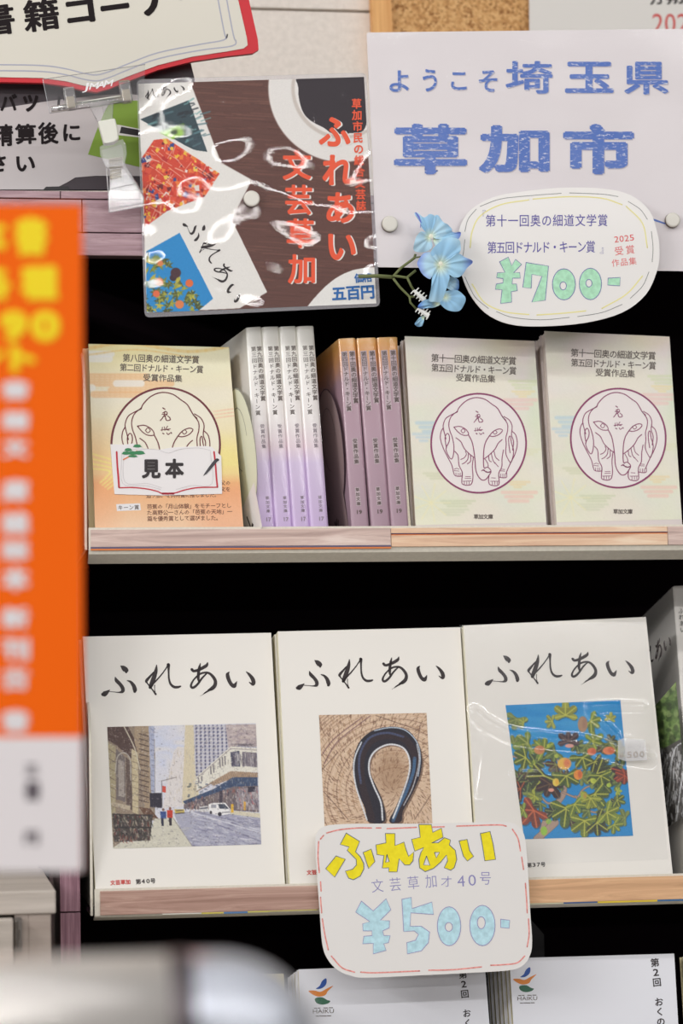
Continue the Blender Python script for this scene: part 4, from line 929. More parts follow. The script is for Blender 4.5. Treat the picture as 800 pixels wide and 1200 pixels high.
white_q = [[(288.5, 384), (306.3, 383), (322.6, 616), (303.5, 617)], [(307.6, 383.3), (326.6, 382.8), (343, 616), (323.9, 616.4)], [(328, 383), (346.6, 382.2), (363.4, 615.6), (344.4, 616)], [(348, 382.6), (367.4, 382), (384.8, 615.4), (364.8, 615.8)]]
wl = ['white paperback with lilac foot, first of four spines, its side cover showing', 'white paperback with lilac foot, second spine of four from the left', 'white paperback with lilac foot, third spine of four from the left', 'white paperback with lilac foot, fourth spine, next to the dark gap']
WB = []
for i, q in enumerate(white_q):
    tx = [('title_lettering', '第九回奥の細道文学賞', at(q, .74, .11), at(q, .76, .36), 6.2, 6.6, GREYINK, .012, 0), ('subtitle_lettering', '第三回ドナルド・キーン賞', at(q, .36, .11), at(q, .38, .43), 6, 6.2, GREYINK, .006, 0),
          ('works_lettering', '受賞作品集', at(q, .60, .50), at(q, .60, .60), 5.4, 5.6, tint, .006, 0), ('imprint_lettering', '草加文庫', at(q, .60, .86), at(q, .60, .925), 4.2, 4.8, tint, .012, 0), ('number_lettering', '17', at(q, .54, .968), at(q, .66, .968), 5, 5, tint, .02, 0)]
    nums = tx.pop(); F = spine_book(q, .105, R_(7), R_(15), wl[i], GL_, LIL, tx); WB.append(F)
    g = G(); c_ = at(q, .60, .968); put_glyph(g, F, '17', (c_[0] - 2.6, c_[1] + 2.4), (c_[0] + 2.8, c_[1] + 2.3), (c_[0] - 2.8, c_[1] - 2.4), -.00018, .02, True); F.fix(g.build('number_lettering', tint, F.root, bend=F.bend))
mau_q = [[(396.6, 397), (416.4, 396), (432.2, 615), (412, 616)], [(418.3, 396.5), (440.5, 395.6), (457.5, 614.6), (435.6, 615.2)], [(442.3, 395.6), (465.4, 395), (478.6, 613.6), (459, 614.6)]]
ml = ['mauve paperback with orange head, left of three, its cover showing beside the gap', 'mauve paperback with orange head, middle spine of three', 'mauve paperback with orange head, right spine of three, against the elephant paperbacks']
MB_ = []
HALO = mat('spine_halo', (196, 178, 184), .5)
for i, q in enumerate(mau_q):
    tx = [('title_lettering', '第十回奥の細道文学賞', at(q, .72, .085), at(q, .75, .335), 6.3, 7, GREYINK, .012, 1), ('subtitle_lettering', '第四回ドナルド・キーン賞', at(q, .27, .085), at(q, .30, .375), 6, 6.6, GREYINK, .010, 1),
          ('works_lettering', '受賞作品集', at(q, .52, .55), at(q, .53, .66), 5.6, 6, GREYINK, .008, 1), ('imprint_lettering', '草加文庫', at(q, .46, .81), at(q, .47, .885), 4.6, 5, GREYINK, .012, 1)]
    F = spine_book(q, .105, R_(6), R_(9), ml[i], GM_, MAU, tx, strip=HALO); MB_.append(F)
    g = G(); c_ = at(q, .48, .93); put_glyph(g, F, '19', (c_[0] - 2.8, c_[1] + 2.4), (c_[0] + 3, c_[1] + 2.3), (c_[0] - 3, c_[1] - 2.4), -.00018, .02, True); F.fix(g.build('number_lettering', GREYINK, F.root, bend=F.bend))
# emblem rings and label corners printed on the two visible side covers
def side_print(F, ell, rx, ry, m, fill, blot, red):
    S = F.side; c = S.loc(*ell); g = G()
    ring = [(c[0] + rx * math.cos(t), c[1] + ry * math.sin(t)) for t in np.linspace(0, 2 * math.pi, 41)[:-1]]
    def put(g, nm, mm): o = g.build(nm, mm, F.root); o.matrix_local = Matrix.Translation((0, 0, -F.off)) @ F.M.inverted() @ S.M; return o
    put(G().flat(ring, -.0001), 'emblem_disc', fill); g.ribbon(ring, .0012, -.0002, True)
    g.ribbon([(c[0] + rx * .5 * math.cos(t), c[1] + ry * .2 + ry * .5 * math.sin(t)) for t in np.linspace(0, 4.5, 14)], .0007, -.0002)
    put(g, 'emblem_ring', m)
    h = G(); h.flat([(c[0] - .02, c[1] - ry * .9), (c[0] + rx * .62, c[1] - ry * .55), (c[0] + rx * .8, c[1] - ry * 1.25), (c[0] + rx * .3, c[1] - ry * 1.62), (c[0] - .02, c[1] - ry * 1.5)], -.0003); put(h, 'label_corner', mat('label_card', (236, 232, 232), .5) if not red else fill)
    h = G()
    for k in range(7): h.ribbon([(c[0] - .004 + random.uniform(-.004, .004), c[1] - ry * random.uniform(1.0, 1.4)), (c[0] + .002 + random.uniform(-.003, .005), c[1] - ry * random.uniform(1.0, 1.4))], .0016, -.0004)
    put(h, 'label_lettering', INK)
side_print(WB[0], (283, 530), .030, .052, mat('grey_green_ink', (150, 150, 140), .5), mat('side_emblem_pale', (226, 228, 206), .5), None, False)
side_print(MB_[0], (387, 530), .034, .052, mat('side_dark_ink', (92, 74, 84), .5), mat('side_emblem_mauve', (150, 128, 128), .5), None, True)

# far right of the middle ledge: magazine spine out, waterfall cover on its side
q = [(788.5, 687), (812, 686), (838, 1016), (813, 1018)]
VERT = ramp_mat('plain_white_cover', [(0, (238, 234, 228)), (1, (238, 234, 228))], 2, .2, .5)
WF = spine_book(q, .148, R_(20), R_(10), 'white magazine with a green waterfall cover, spine out at the far right', 'magazines spine out at the right', VERT, [('title_lettering', 'ふれあい', (797.5, 716), (799.5, 738), 7, 7, INK, .01, 0)], ext=.012, bulge=.0002)
del WF.root['group']
S = WF.side
def falls():
    c = Canvas(755, 770, 805, 990, 3, (104, 128, 76))
    for k in range(900):
        x, y = random.uniform(755, 805), random.uniform(770, 885); c.blob(x, y, random.uniform(1, 4), random.uniform(1.5, 5), random.choice([(124, 152, 88), (74, 96, 58), (150, 170, 110), (60, 72, 50), (96, 124, 72)]), .6, .5)
    c.poly([(755, 890), (805, 862), (805, 990), (755, 990)], (92, 90, 88))
    for k in range(500):
        x, y = random.uniform(755, 805), random.uniform(875, 985); c.line([(x, y), (x + random.uniform(-3, 3), y + random.uniform(3, 12))], random.uniform(.8, 2.5), random.choice([(206, 208, 212), (60, 58, 60), (130, 128, 126), (228, 228, 230), (78, 76, 74)]), .6)
    for p in [[(806, 868), (790, 880), (784, 930), (778, 985)], [(806, 880), (798, 920), (790, 985)], [(768, 905), (772, 940), (766, 985)]]: c.curve(p, 1.6, (226, 228, 232), .6)
    c.grain(4); return c
SQ = [(764, 831), (792, 799), (806, 954), (776, 973)]
o = painted('waterfall_painting', falls(), S, SQ, -.0002, WF.root, 2.0, lambda x, y: (x, y)); o.matrix_local = Matrix.Translation((0, 0, -WF.off)) @ WF.M.inverted() @ S.M
# brushed title on the side cover, foreshortened: laid out in the cover's own metres
g = G()
for L in TITLE[NFU:]:
    Sx = smooth_line(L, 5) if len(L) > 2 else L
    g.ribbon([S.loc(757 + (p[0] - 176) * .235, 775 - (p[0] - 176) * .19 + (p[1] - 796) * .68) for p in Sx], [max(.05, p[2]) * PXM * .9 for p in Sx], -.0002)
o = g.build('brush_title', INK, WF.root); o.matrix_local = Matrix.Translation((0, 0, -WF.off)) @ WF.M.inverted() @ S.M

# ---- bottom row of haiku booklets
COVG = mat('pale_grey_cover', (236, 237, 244), .5, coat=.1, coat_rough=.3); CRE = mat('cream_pages', (226, 216, 178), .8, noise=8, nscale=700)
GH = 'haiku booklets face out on the bottom ledge'
H1 = front_book([(349.5, 1136), (567.5, 1128), (589, 1405), (362, 1412)], .004, R_(9), R_(1), .010, .012, 'pale grey haiku booklet, left one on the bottom ledge, under the yen 500 card', GH, COVG, spine_left=False, pages=CRE); parts_of(H1)
stack_behind(H1, 3, ['second booklet in the left haiku stack', 'third booklet in the left haiku stack', 'rearmost booklet in the left haiku stack'], GH, .0003, dx=-.0010, drop=.0012)
H2 = front_book([(596.5, 1123), (789.5, 1117.5), (806, 1400), (614, 1405)], .004, R_(9), R_(1), .010, .012, 'pale grey haiku booklet with a bird-shaped mark, right one on the bottom ledge', GH, COVG, spine_left=False, pages=CRE); parts_of(H2)
stack_behind(H2, 5, [s + ' booklet in the right haiku stack' for s in ('second', 'third', 'fourth', 'fifth', 'rearmost')], GH, .0003, dx=-.0010, drop=.0005)
H0 = front_book([(210, 1143), (332, 1141), (350, 1412), (228, 1415)], .012, R_(9), R_(1), .010, .012, 'cream booklet half hidden behind the steel pipe on the bottom ledge', None, CRE, spine_left=False, pages=CRE)
H3 = front_book([(800, 1121), (960, 1118), (980, 1398), (817, 1400)], .020, R_(9), R_(1), .010, .012, 'cream booklet cut off at the right edge of the bottom ledge', None, CRE, spine_left=False, pages=CRE)
zh = Z(300, 1080, 5.714)
def haiku(F, d, s=1.0):
    mv = lambda pts: [(375 + (x - 375) * s + d[0], 1165 + (y - 1165) * s + d[1]) for x, y in zh(pts)]
    def fl(name, pts, col): o = G().flat([F.loc(*p) for p in smooth_line(mv(pts), 4, True)], -.0002).build(name, mat(name, col, .5), F.root); o.location.z = -F.off
    fl('blue_wing_mark', [(400, 450), (425, 430), (440, 400), (465, 380), (472, 395), (465, 425), (435, 448)], (48, 88, 168))
    fl('orange_wing_mark', [(350, 465), (390, 462), (430, 470), (470, 450), (515, 430), (480, 465), (462, 492), (420, 502), (385, 492)], (226, 138, 62))
    fl('green_leaf_mark', [(392, 520), (410, 508), (445, 508), (475, 525), (496, 532), (480, 548), (440, 556), (405, 545)], (58, 108, 84))
    g = G(); A = mv([(380, 615), (520, 612), (380, 588)]); put_glyph(g, F, 'HAIKU', A[0], A[1], A[2], -.0002, .0, True); o = g.build('mark_lettering', GREYINK, F.root); o.location.z = -F.off
    g = G()
    for (xa, xb, yy) in ((388, 406, 580), (414, 428, 579), (452, 478, 578), (488, 512, 577), (400, 418, 633), (424, 470, 632), (476, 500, 631)):
        g.ribbon([F.loc(*p) for p in mv([(xa, yy), (xb, yy)])], .0006, -.0002)
    o = g.build('fine_print', GREYINK, F.root); o.location.z = -F.off
haiku(H1, (0, 0)); haiku(H2, (239, -14), .95)
small(H1, 'title_lettering', '第2回 おくのほそ道俳句集', (542, 1142), (556, 1278), 10, INK, .02, vert=True)
small(H2, 'title_lettering', '第2回 おくのほそ道俳句集', (767, 1128), (781, 1266), 10.5, INK, .02, vert=True)
# ================================================================== posters, cards and signs
def flatF(bl, br, Y, lean=0, yaw=0): return Frame(bl, br, Y, lean, yaw)
def sheet_thing(F, name, label, cat, group=None): return thing(name, F.M.copy(), label, cat, group)
def rounded(pts_px, r, F=None, k=5):
    """round the corners of a pixel polygon"""
    out = []; n = len(pts_px)
    for i in range(n):
        p = Vector(pts_px[i]); a = (Vector(pts_px[i - 1]) - p).normalized(); b = (Vector(pts_px[(i + 1) % n]) - p).normalized()
        for j in range(k + 1):
            t = j / k; q = (p + a * r) * (1 - t) ** 2 + p * 2 * t * (1 - t) + (p + b * r) * t * t; out.append((q.x, q.y))
    return out
# ---- wooden-table magazine poster, laminated
PF = flatF((169.5, 372), (445.5, 359), -.0035, 0, 0)
poster = sheet_thing(PF, 'laminated_poster', 'glossy laminated poster of magazines on dark wood, pinned by a magnet', 'poster')
z3 = Z(150, 80, 2.6667)
def poster_art():
    c = Canvas(155, 85, 450, 375, 2.0, (96, 60, 52)); 
    for k in range(900):
        x, y = random.uniform(155, 450), random.uniform(85, 375); l = random.uniform(10, 60); c.line([(x, y), (x + l, y + l * .06)], random.uniform(.5, 2), random.choice([(74, 42, 38), (122, 80, 66), (106, 66, 58), (84, 52, 46), (134, 92, 76)]), .35)
    P = lambda pts, col, al=1: c.poly(z3(pts), col, al)
    pc = z3([(668, 62)])[0]; c.blob(pc[0], pc[1], 87, 87, (232, 228, 224), 1, .02); c.blob(pc[0], pc[1], 60, 60, (206, 196, 188), 1, .03); c.blob(pc[0] + 1, pc[1] - 1, 57, 57, (236, 232, 228), 1, .03)
    P(smooth_line([(540, 20), (530, 60), (533, 100), (546, 140), (570, 165), (612, 188), (640, 205), (700, 203), (735, 195), (748, 150), (742, 60), (740, 20)], 4, True), (44, 34, 42))
    P(smooth_line([(775, 622), (745, 624), (700, 632), (655, 652), (615, 682), (580, 718), (560, 742)], 4) + [(560, 745), (780, 745)], (236, 234, 230))
    W = (234, 231, 226)
    P([(28, 42), (192, 42), (290, 300), (240, 330), (38, 240)], W); P([(38, 200), (130, 215), (285, 294), (384, 350), (320, 478), (240, 520), (50, 510)], W); P([(50, 500), (130, 470), (320, 470), (432, 700), (346, 750), (56, 764)], W)
    for a, b in [((192, 42), (288, 296)), ((288, 296), (384, 350)), ((384, 350), (320, 476))]: c.line(z3([a, b]), .8, (196, 188, 182), .8)
    # photo 1: train
    q = [(38, 160), (188, 100), (246, 262), (200, 256)]; P(q, (52, 72, 80))
    for k in range(70):
        x = random.uniform(60, 235); y = random.uniform(105, 255)
        if y > 160 - (x - 38) * .4 and y < 165 + (x - 38) * .5: c.line(z3([(x, y), (x + random.uniform(10, 30), y - random.uniform(2, 12))]), random.uniform(1, 3), random.choice([(34, 40, 48), (120, 170, 170), (84, 120, 128), (40, 52, 60)]), .7)
    P([(90, 205), (172, 172), (178, 205), (118, 232)], (150, 196, 60)); P([(130, 200), (150, 190), (154, 204), (134, 212)], (60, 80, 50)); P([(150, 160), (235, 230), (244, 260), (204, 252), (180, 215)], (60, 80, 92), .6)
    P([(22, 42), (28, 42), (190, 300), (22, 250)], W, 0)
    P([(30, 165), (100, 203), (200, 254), (248, 268), (286, 296), (240, 330), (38, 260)], W)
    # photo 2: red mosaic
    q2 = [(42, 282), (80, 225), (120, 220), (284, 330), (238, 402), (120, 448), (52, 498)]
    P(q2, (214, 72, 50)); inside = Canvas(155, 85, 450, 375, 2.0, (0, 0, 0)); inside.poly(z3(q2), (1, 1, 1)); keep = c.img.copy()
    for k in range(420):
        x = random.uniform(40, 285); y = random.uniform(220, 498); s = random.uniform(3, 13); a = random.uniform(0, 3)
        P([(x + s * math.cos(a + t) * random.uniform(.5, 1.3), y + s * math.sin(a + t)) for t in (0, 1.4, 3.0, 4.4)], random.choice([(222, 70, 48), (206, 52, 44), (232, 104, 60), (240, 190, 60), (236, 130, 60), (50, 70, 140), (232, 222, 214), (190, 44, 40), (226, 84, 60), (120, 30, 40), (240, 200, 90)]))
    for k in range(130):
        x = random.uniform(40, 285); y = random.uniform(220, 498); a = random.choice([.5, 2.0, .65]) + random.uniform(-.3, .3); l = random.uniform(10, 50); c.line(z3([(x, y), (x + l * math.cos(a), y + l * math.sin(a))]), .7, (240, 200, 180), .8)
    c.img = np.where(inside.img > .5, c.img, keep)
    # photo 3: figs on blue
    q3 = [(57, 573), (160, 515), (264, 720), (216, 760), (56, 762)]; P(q3, (36, 140, 206)); m3 = Canvas(155, 85, 450, 375, 2.0, (0, 0, 0)); m3.poly(z3(q3), (1, 1, 1)); keep = c.img.copy()
    for k in range(120):
        x = random.uniform(50, 235); y = random.uniform(590, 760)
        if x - 60 > (y - 560) * .9 + 20: continue
        figleaf_c(c, z3([(x, y)])[0], random.uniform(3, 8), random.uniform(0, 6), random.choice([(128, 140, 50), (160, 160, 60), (76, 84, 46), (190, 180, 70), (90, 100, 52)]), (196, 190, 80))
    for (x, y, r, col) in [(97, 668, 4.5, (232, 120, 70)), (190, 672, 4.5, (230, 110, 60)), (88, 705, 4, (226, 110, 70)), (160, 738, 5, (226, 130, 80)), (100, 610, 3.5, (220, 130, 80)), (140, 655, 4, (60, 40, 50)), (148, 640, 6, (74, 44, 52))]: p = z3([(x, y)])[0]; c.blob(p[0], p[1], r, r, col)
    c.img = np.where(m3.img > .5, c.img, keep); c.grain(3); return c
def figleaf_c(c, p, r, rot, col, vein):
    pts = []
    for i in range(9):
        a = rot + (i / 8 - .5) * 4; rr = r * (1 if i % 2 else .4); pts.append((p[0] + rr * math.cos(a), p[1] + rr * math.sin(a)))
    c.poly(pts, col); c.line([p, (p[0] + r * .8 * math.cos(rot), p[1] + r * .8 * math.sin(rot))], .6, vein, .7)
G().prism([PF.loc(*p) for p in rounded([(160, 93), (429, 85), (445.5, 359), (169.5, 372)], 7)], .0004, .0008).build('pouch_back', film_mat('pouch_clear', .22, .6, .25, white=(210, 205, 212)), poster)
painted('poster_print', poster_art(), PF, [(162, 98), (426.5, 90), (440.8, 355.5), (172, 366.5)], .0003, poster, 1.9)
title_on(PF, 'brush_title', poster, (223, 257), (282, 352), y=.0001)
title_on(PF, 'brush_title', poster, (152, 117), (216, 101), y=.0001, skip=NFU)
OR = mat('poster_orange', (238, 88, 50), .5); WH = mat('poster_white', (238, 234, 230), .5); BL = mat('poster_blue', (28, 104, 176), .5)
z6 = Z(300, 90, 4.4444)
def vcol(pts, chars, h, w, m, bold, name, y, shift=(0, 0)):
    g = G()
    for (p, ch) in zip(z6(pts), chars): cells(g, PF, ch, p, (p[0], p[1] + .1), h, y, bold, True, 4, w, shift=shift)
    g.build(name, m, poster)
c1p = [(408, 285), (425, 485), (437, 680), (443, 880)]; c2p = [(212, 460), (222, 640), (230, 815), (240, 1000)]
vcol([(x + 8, y + 3) for x, y in c1p], 'ふれあい', 40, 38, WH, .035, 'title_shadow_lettering', .0001); vcol(c1p, 'ふれあい', 40, 38, OR, .035, 'title_lettering', -.0001)
vcol([(x + 8, y + 3) for x, y in c2p], '文芸草加', 36, 34, WH, .03, 'title_shadow_lettering', .0001); vcol(c2p, '文芸草加', 36, 34, OR, .03, 'title_lettering', -.0001)
vcol([(523 + i * 2.6, 140 + i * 59) for i in range(10)], '草加市民の総合文芸誌', 12.5, 12, OR, .03, 'subtitle_lettering', 0)
g = G(); cells(g, PF, '価格', (420.5, 325.8), (430.5, 325), 11.5, 0, .03, w=11); cells(g, PF, '五百円', (397, 343.8), (430.5, 341.8), 17.5, 0, .035, w=17.5); g.build('price_lettering', BL, poster)
def wavy_film(F, quad, m, parent, amp, name='laminate_film', y=-.0010, seed=1, nu=110, nv=110, lam=.05, r=7):
    """laminate film that is not quite flat: long soft ripples"""
    rr = np.random.default_rng(seed); q = np.array([F.loc(*p) for p in quad])
    u, v = np.meshgrid(np.linspace(0, 1, nu), np.linspace(0, 1, nv))
    L = (q[0] * ((1 - u) * (1 - v))[..., None] + q[1] * (u * (1 - v))[..., None] + q[2] * (u * v)[..., None] + q[3] * ((1 - u) * v)[..., None])
    X, Zc = L[..., 0], L[..., 1]; H = np.zeros_like(X)
    for k in range(14):
        a = rr.uniform(0, math.pi); f = 2 * math.pi / (lam * rr.uniform(.6, 2.2)); H += np.sin((X * math.cos(a) + Zc * math.sin(a)) * f + rr.uniform(0, 6)) / (f * lam / 6.28) * amp / 14 ** .5
    vv = [(float(a), float(y + h), float(b)) for a, b, h in zip(X.ravel(), Zc.ravel(), H.ravel())]
    ff = [(j * nu + i, (j + 1) * nu + i, (j + 1) * nu + i + 1, j * nu + i + 1) for j in range(nv - 1) for i in range(nu - 1)]
    return mesh(name, vv, ff, m, parent, True)
FILM1 = film_mat('laminate_gloss', .01, 1.0, .02, bump=.0000045, bscale=800, flat=.028)
wavy_film(PF, [(160.5, 93.5), (429, 85.5), (445, 359), (170, 371.5)], FILM1, poster, .00021, seed=5, lam=.050)
def magnet(px, py, r, Y, label, group='pale round magnets'):
    F = flatF((px, py), (px + 10, py - .2), Y); t = thing('magnet', F.M, label, 'magnet', group); rr = r * PXM
    G().lathe(0, 0, [(rr, .004), (rr, .0006), (rr * .93, 0), (rr * .8, -.0003), (rr * .3, -.0003), (rr * .02, -.0003)], 32).build('cap', mat('magnet_ivory', (216, 212, 202), .4, coat=.3), t, False)
    G().lathe(0, 0, [(rr * 1.03, .0045), (rr * 1.03, .0015), (rr, .0012)], 32).build('rim', mat('magnet_rim', (120, 108, 100), .4), t)
magnet(295, 232.5, 9.6, -.0085, 'pale round magnet in the middle of the dark wood poster')
# ---- big welcome sign
WFm = flatF((441.5, 313), (822, 317.5), -.0028)
wsign = sheet_thing(WFm, 'welcome_sign', 'large laminated pale sign with worn blue lettering at the upper right', 'sign')
quadW = [(429.5, 38), (822, 33.5), (828, 318), (441.5, 313)]
G().prism([WFm.loc(*p) for p in rounded(quadW, 3)], .0002, .0008).build('sheet', mat('lilac_paper', (225, 218, 220), .6), wsign)
wavy_film(WFm, quadW, film_mat('sign_gloss', .02, 1.0, .16, bump=.00008, bscale=160, stretch=(1, 1, 2.5), flat=.03), wsign, .0003, y=-.0006, seed=3, nu=110, nv=80, lam=.07)
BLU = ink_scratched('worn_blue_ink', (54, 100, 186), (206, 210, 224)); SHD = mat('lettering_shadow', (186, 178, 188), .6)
zw = Z(450, 60, 800 / 350.0)
def wl_(ch, x, y, w, h, bold):
    p = zw([(x - w / 2, y + h / 2), (x + w / 2, y + h / 2), (x - w / 2, y - h / 2)])
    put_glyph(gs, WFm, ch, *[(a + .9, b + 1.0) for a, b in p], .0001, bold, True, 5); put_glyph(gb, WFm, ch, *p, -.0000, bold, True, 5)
gs, gb = G(), G()
for a in [('よ', 40, 80, 52, 58, .02), ('う', 122, 78, 38, 60, .02), ('こ', 200, 80, 42, 48, .02), ('そ', 278, 80, 50, 58, .02), ('埼', 388, 70, 126, 88, .022), ('玉', 549, 70, 130, 84, .032), ('県', 702, 72, 120, 88, .026),
          ('草', 124, 262, 196, 136, .036), ('加', 348, 262, 190, 128, .042), ('市', 574, 262, 190, 136, .046)]: wl_(*a)
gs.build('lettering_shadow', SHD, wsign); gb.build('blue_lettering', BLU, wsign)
gg_ = G(); strokes(gg_, WFm, [[(742, 250, 2), (755, 254, 2.4), (770, 259, 2.4), (782, 263, 1.5)], [(498, 198, 2), (505, 203, 3), (512, 200, 2)], [(578, 195, 2), (590, 200, 2.2), (600, 197, 2)], [(698, 198, 2), (704, 202, 2.4)]], -.0001); gg_.build('blue_line', mat('blue_line', (66, 104, 190), .5), wsign)
magnet(457, 262, 9.6, -.0068, 'pale round magnet beside the flowers on the large pale sign'); magnet(788.5, 257.5, 9, -.0068, 'pale round magnet at the right edge, above the oval price card')
# ---- oval price card
zo = Z(420, 200, 2.1053)
OF = flatF((560, 381), (750, 380), -.014)
oval = sheet_thing(OF, 'oval_price_card', 'oval white handwritten price card, yen 700 in green, at upper right', 'price card')
op = smooth_line([(246, 190), (250, 140), (275, 98), (330, 66), (400, 52), (500, 42), (600, 44), (670, 60), (718, 100), (738, 160), (742, 205), (735, 250), (708, 306), (650, 350), (560, 375), (450, 384), (370, 378), (312, 350), (272, 300), (252, 245)], 4, True)
G().prism([OF.loc(*p) for p in zo(op)], 0, .0012).build('card', mat('card_white', (238, 235, 232), .5, coat=.2), oval)
DK = mat('pencil_grey', (120, 122, 118), .5); YL = mat('yellow_marker', (240, 232, 158), .6)
g = G(); gy = G()
for seg in ([(262, 150), (270, 120), (290, 95)], [(250, 235), (258, 205), (262, 170)], [(262, 262), (275, 290), (290, 315), (320, 340)], [(300, 88), (350, 70), (420, 62), (500, 56)], [(520, 55), (600, 58), (640, 64)], [(665, 76), (695, 96), (712, 120)], [(722, 150), (726, 190), (724, 225)], [(716, 250), (700, 285), (670, 315)], [(650, 330), (600, 350), (540, 360)], [(520, 362), (450, 368), (380, 362), (340, 348)]): strokes(g, OF, [[(p[0], p[1], .7) for p in zo(seg)]], -.0001)
for seg in ([(275, 190), (280, 150), (300, 112), (350, 84), (420, 72)], [(430, 70), (520, 64), (600, 68), (650, 84)], [(660, 88), (700, 130), (712, 190)], [(280, 280), (310, 325), (360, 348), (420, 355)], [(440, 356), (500, 352), (560, 346)], [(600, 340), (660, 305), (700, 260)]): strokes(G(), OF, [[(p[0], p[1], 1.5) for p in zo(seg)]], -.00008).build('yellow_stroke', YL, oval)
g.build('pencil_border', DK, oval)
zh_ = Z(540, 235, 3.8095); PUR = mat('violet_pen', (92, 84, 164), .5)
g = G(); cells(g, OF, '『', zh_([(92, 62)])[0], (570, 251), 11, -.0001, -.006, w=10)
cells(g, OF, '第十一回奥の細道文学賞', *zh_([(132, 90), (632, 88)]), 15, -.0001, .006, w=12.5); cells(g, OF, '第五回ドナルド・キーン賞', *zh_([(138, 210), (578, 206)]), 15, -.0001, .006, w=11.5); cells(g, OF, '』', zh_([(640, 218)])[0], (716, 292), 11, -.0001, -.004)
g.build('violet_lettering', PUR, oval)
g = G(); cells(g, OF, '2025', (722, 280.5), (740, 278.5), 9, -.0001, .004, w=8); cells(g, OF, '受賞', (725, 294), (738, 292.5), 11, -.0001, .0); cells(g, OF, '作品集', (721, 308), (741, 306), 9.5, -.0001, .0); g.build('red_lettering', mat('red_pen', (226, 96, 96), .5), oval)
def marker_shapes(F, parent, shapes, fill, line, wl, nm):
    gf, gl = G(), G()
    for outer, holes in shapes:
        gf.flat([F.loc(*p) for p in outer], -.00012, [[F.loc(*p) for p in h] for h in holes])
        for lp in [outer] + holes: strokes(gl, F, [[(p[0], p[1], wl) for p in lp] + [(lp[0][0], lp[0][1], wl)]] if False else [], -.0002); gl.ribbon([F.loc(*p) for p in lp] + [F.loc(*lp[0])], wl * PXM, -.0002)
    gf.build(nm + '_fill', fill, parent); gl.build(nm + '_outline', line, parent)
z7 = Z(570, 290, 4.4444)
def ell(cx, cy, rx, ry, n=24, z=None, rev=False): p = [(cx + rx * math.cos(t), cy + ry * math.sin(t)) for t in np.linspace(0, 2 * math.pi, n + 1)[:-1]]; return z(p)
GRN = mat('green_marker', (178, 230, 196), .6, noise=10, nscale=260)
marker_shapes(OF, oval, [(z7([(67, 75), (112, 50), (130, 95), (150, 62), (182, 88), (140, 132), (172, 130), (175, 160), (135, 160), (132, 190), (155, 190), (160, 225), (128, 230), (130, 285), (72, 292), (80, 220), (45, 218), (50, 190), (85, 185), (85, 162), (52, 158), (55, 132), (95, 130)]), []),
                         (z7([(205, 78), (322, 97), (305, 275), (235, 285), (288, 150), (235, 140), (232, 212), (188, 208)]), []), (ell(402, 192, 60, 81, z=z7), [ell(398, 200, 17, 21, 14, z7)]), (ell(540, 190, 58, 82, z=z7), [ell(532, 186, 16, 20, 14, z7)]), (z7([(632, 160), (695, 156), (693, 200), (630, 196)]), [])], GRN, mat('violet_line', (110, 110, 176), .5), .8, 'price')
# ---- yen 500 card
CF = flatF((382, 1142), (622, 1130), -.012, R_(3))
card5 = sheet_thing(CF, 'price_card', 'rounded white handwritten card, yen 500 in light blue below yellow letters', 'price card')
z5 = Z(350, 950, 2.7586)
cp = smooth_line([(54, 110), (58, 75), (80, 52), (130, 44), (250, 42), (400, 42), (550, 38), (660, 36), (700, 44), (725, 70), (735, 120), (742, 220), (748, 330), (754, 420), (748, 465), (725, 500), (680, 516), (560, 524), (400, 532), (220, 540), (170, 534), (125, 515), (92, 478), (76, 430), (68, 330), (60, 220)], 4, True)
G().prism([CF.loc(*p) for p in z5(cp)], 0, .0012).build('card', mat('card_white'), card5)
g = G()
for seg in ([(90, 72), (130, 62), (190, 56), (235, 56)], [(250, 56), (265, 56)], [(285, 58), (380, 54)], [(400, 54), (470, 52)], [(510, 50), (640, 46), (670, 50)], [(690, 60), (708, 90), (716, 130)], [(720, 150), (726, 190)], [(732, 235), (736, 290), (738, 330)], [(742, 350), (744, 400), (738, 440)], [(730, 470), (705, 492), (660, 498), (620, 500)], [(590, 505), (500, 514), (420, 516)], [(390, 518), (250, 524), (200, 522)], [(180, 522), (140, 508), (105, 470)], [(95, 450), (84, 400), (76, 350)], [(74, 330), (70, 280)], [(72, 260), (70, 230)], [(66, 200), (62, 150), (64, 100)], [(70, 92), (80, 80)]):
    strokes(g, CF, [[(p[0], p[1], 1.6) for p in z5(seg)]], -.0001)
g.build('red_border', mat('red_marker', (236, 150, 142), .6, noise=20, nscale=400), card5)
za_, zb_ = Z(370, 960, 6.1538), Z(480, 960, 6.1538)
YF = mat('yellow_fill', (250, 232, 24), .6, noise=6, nscale=200)
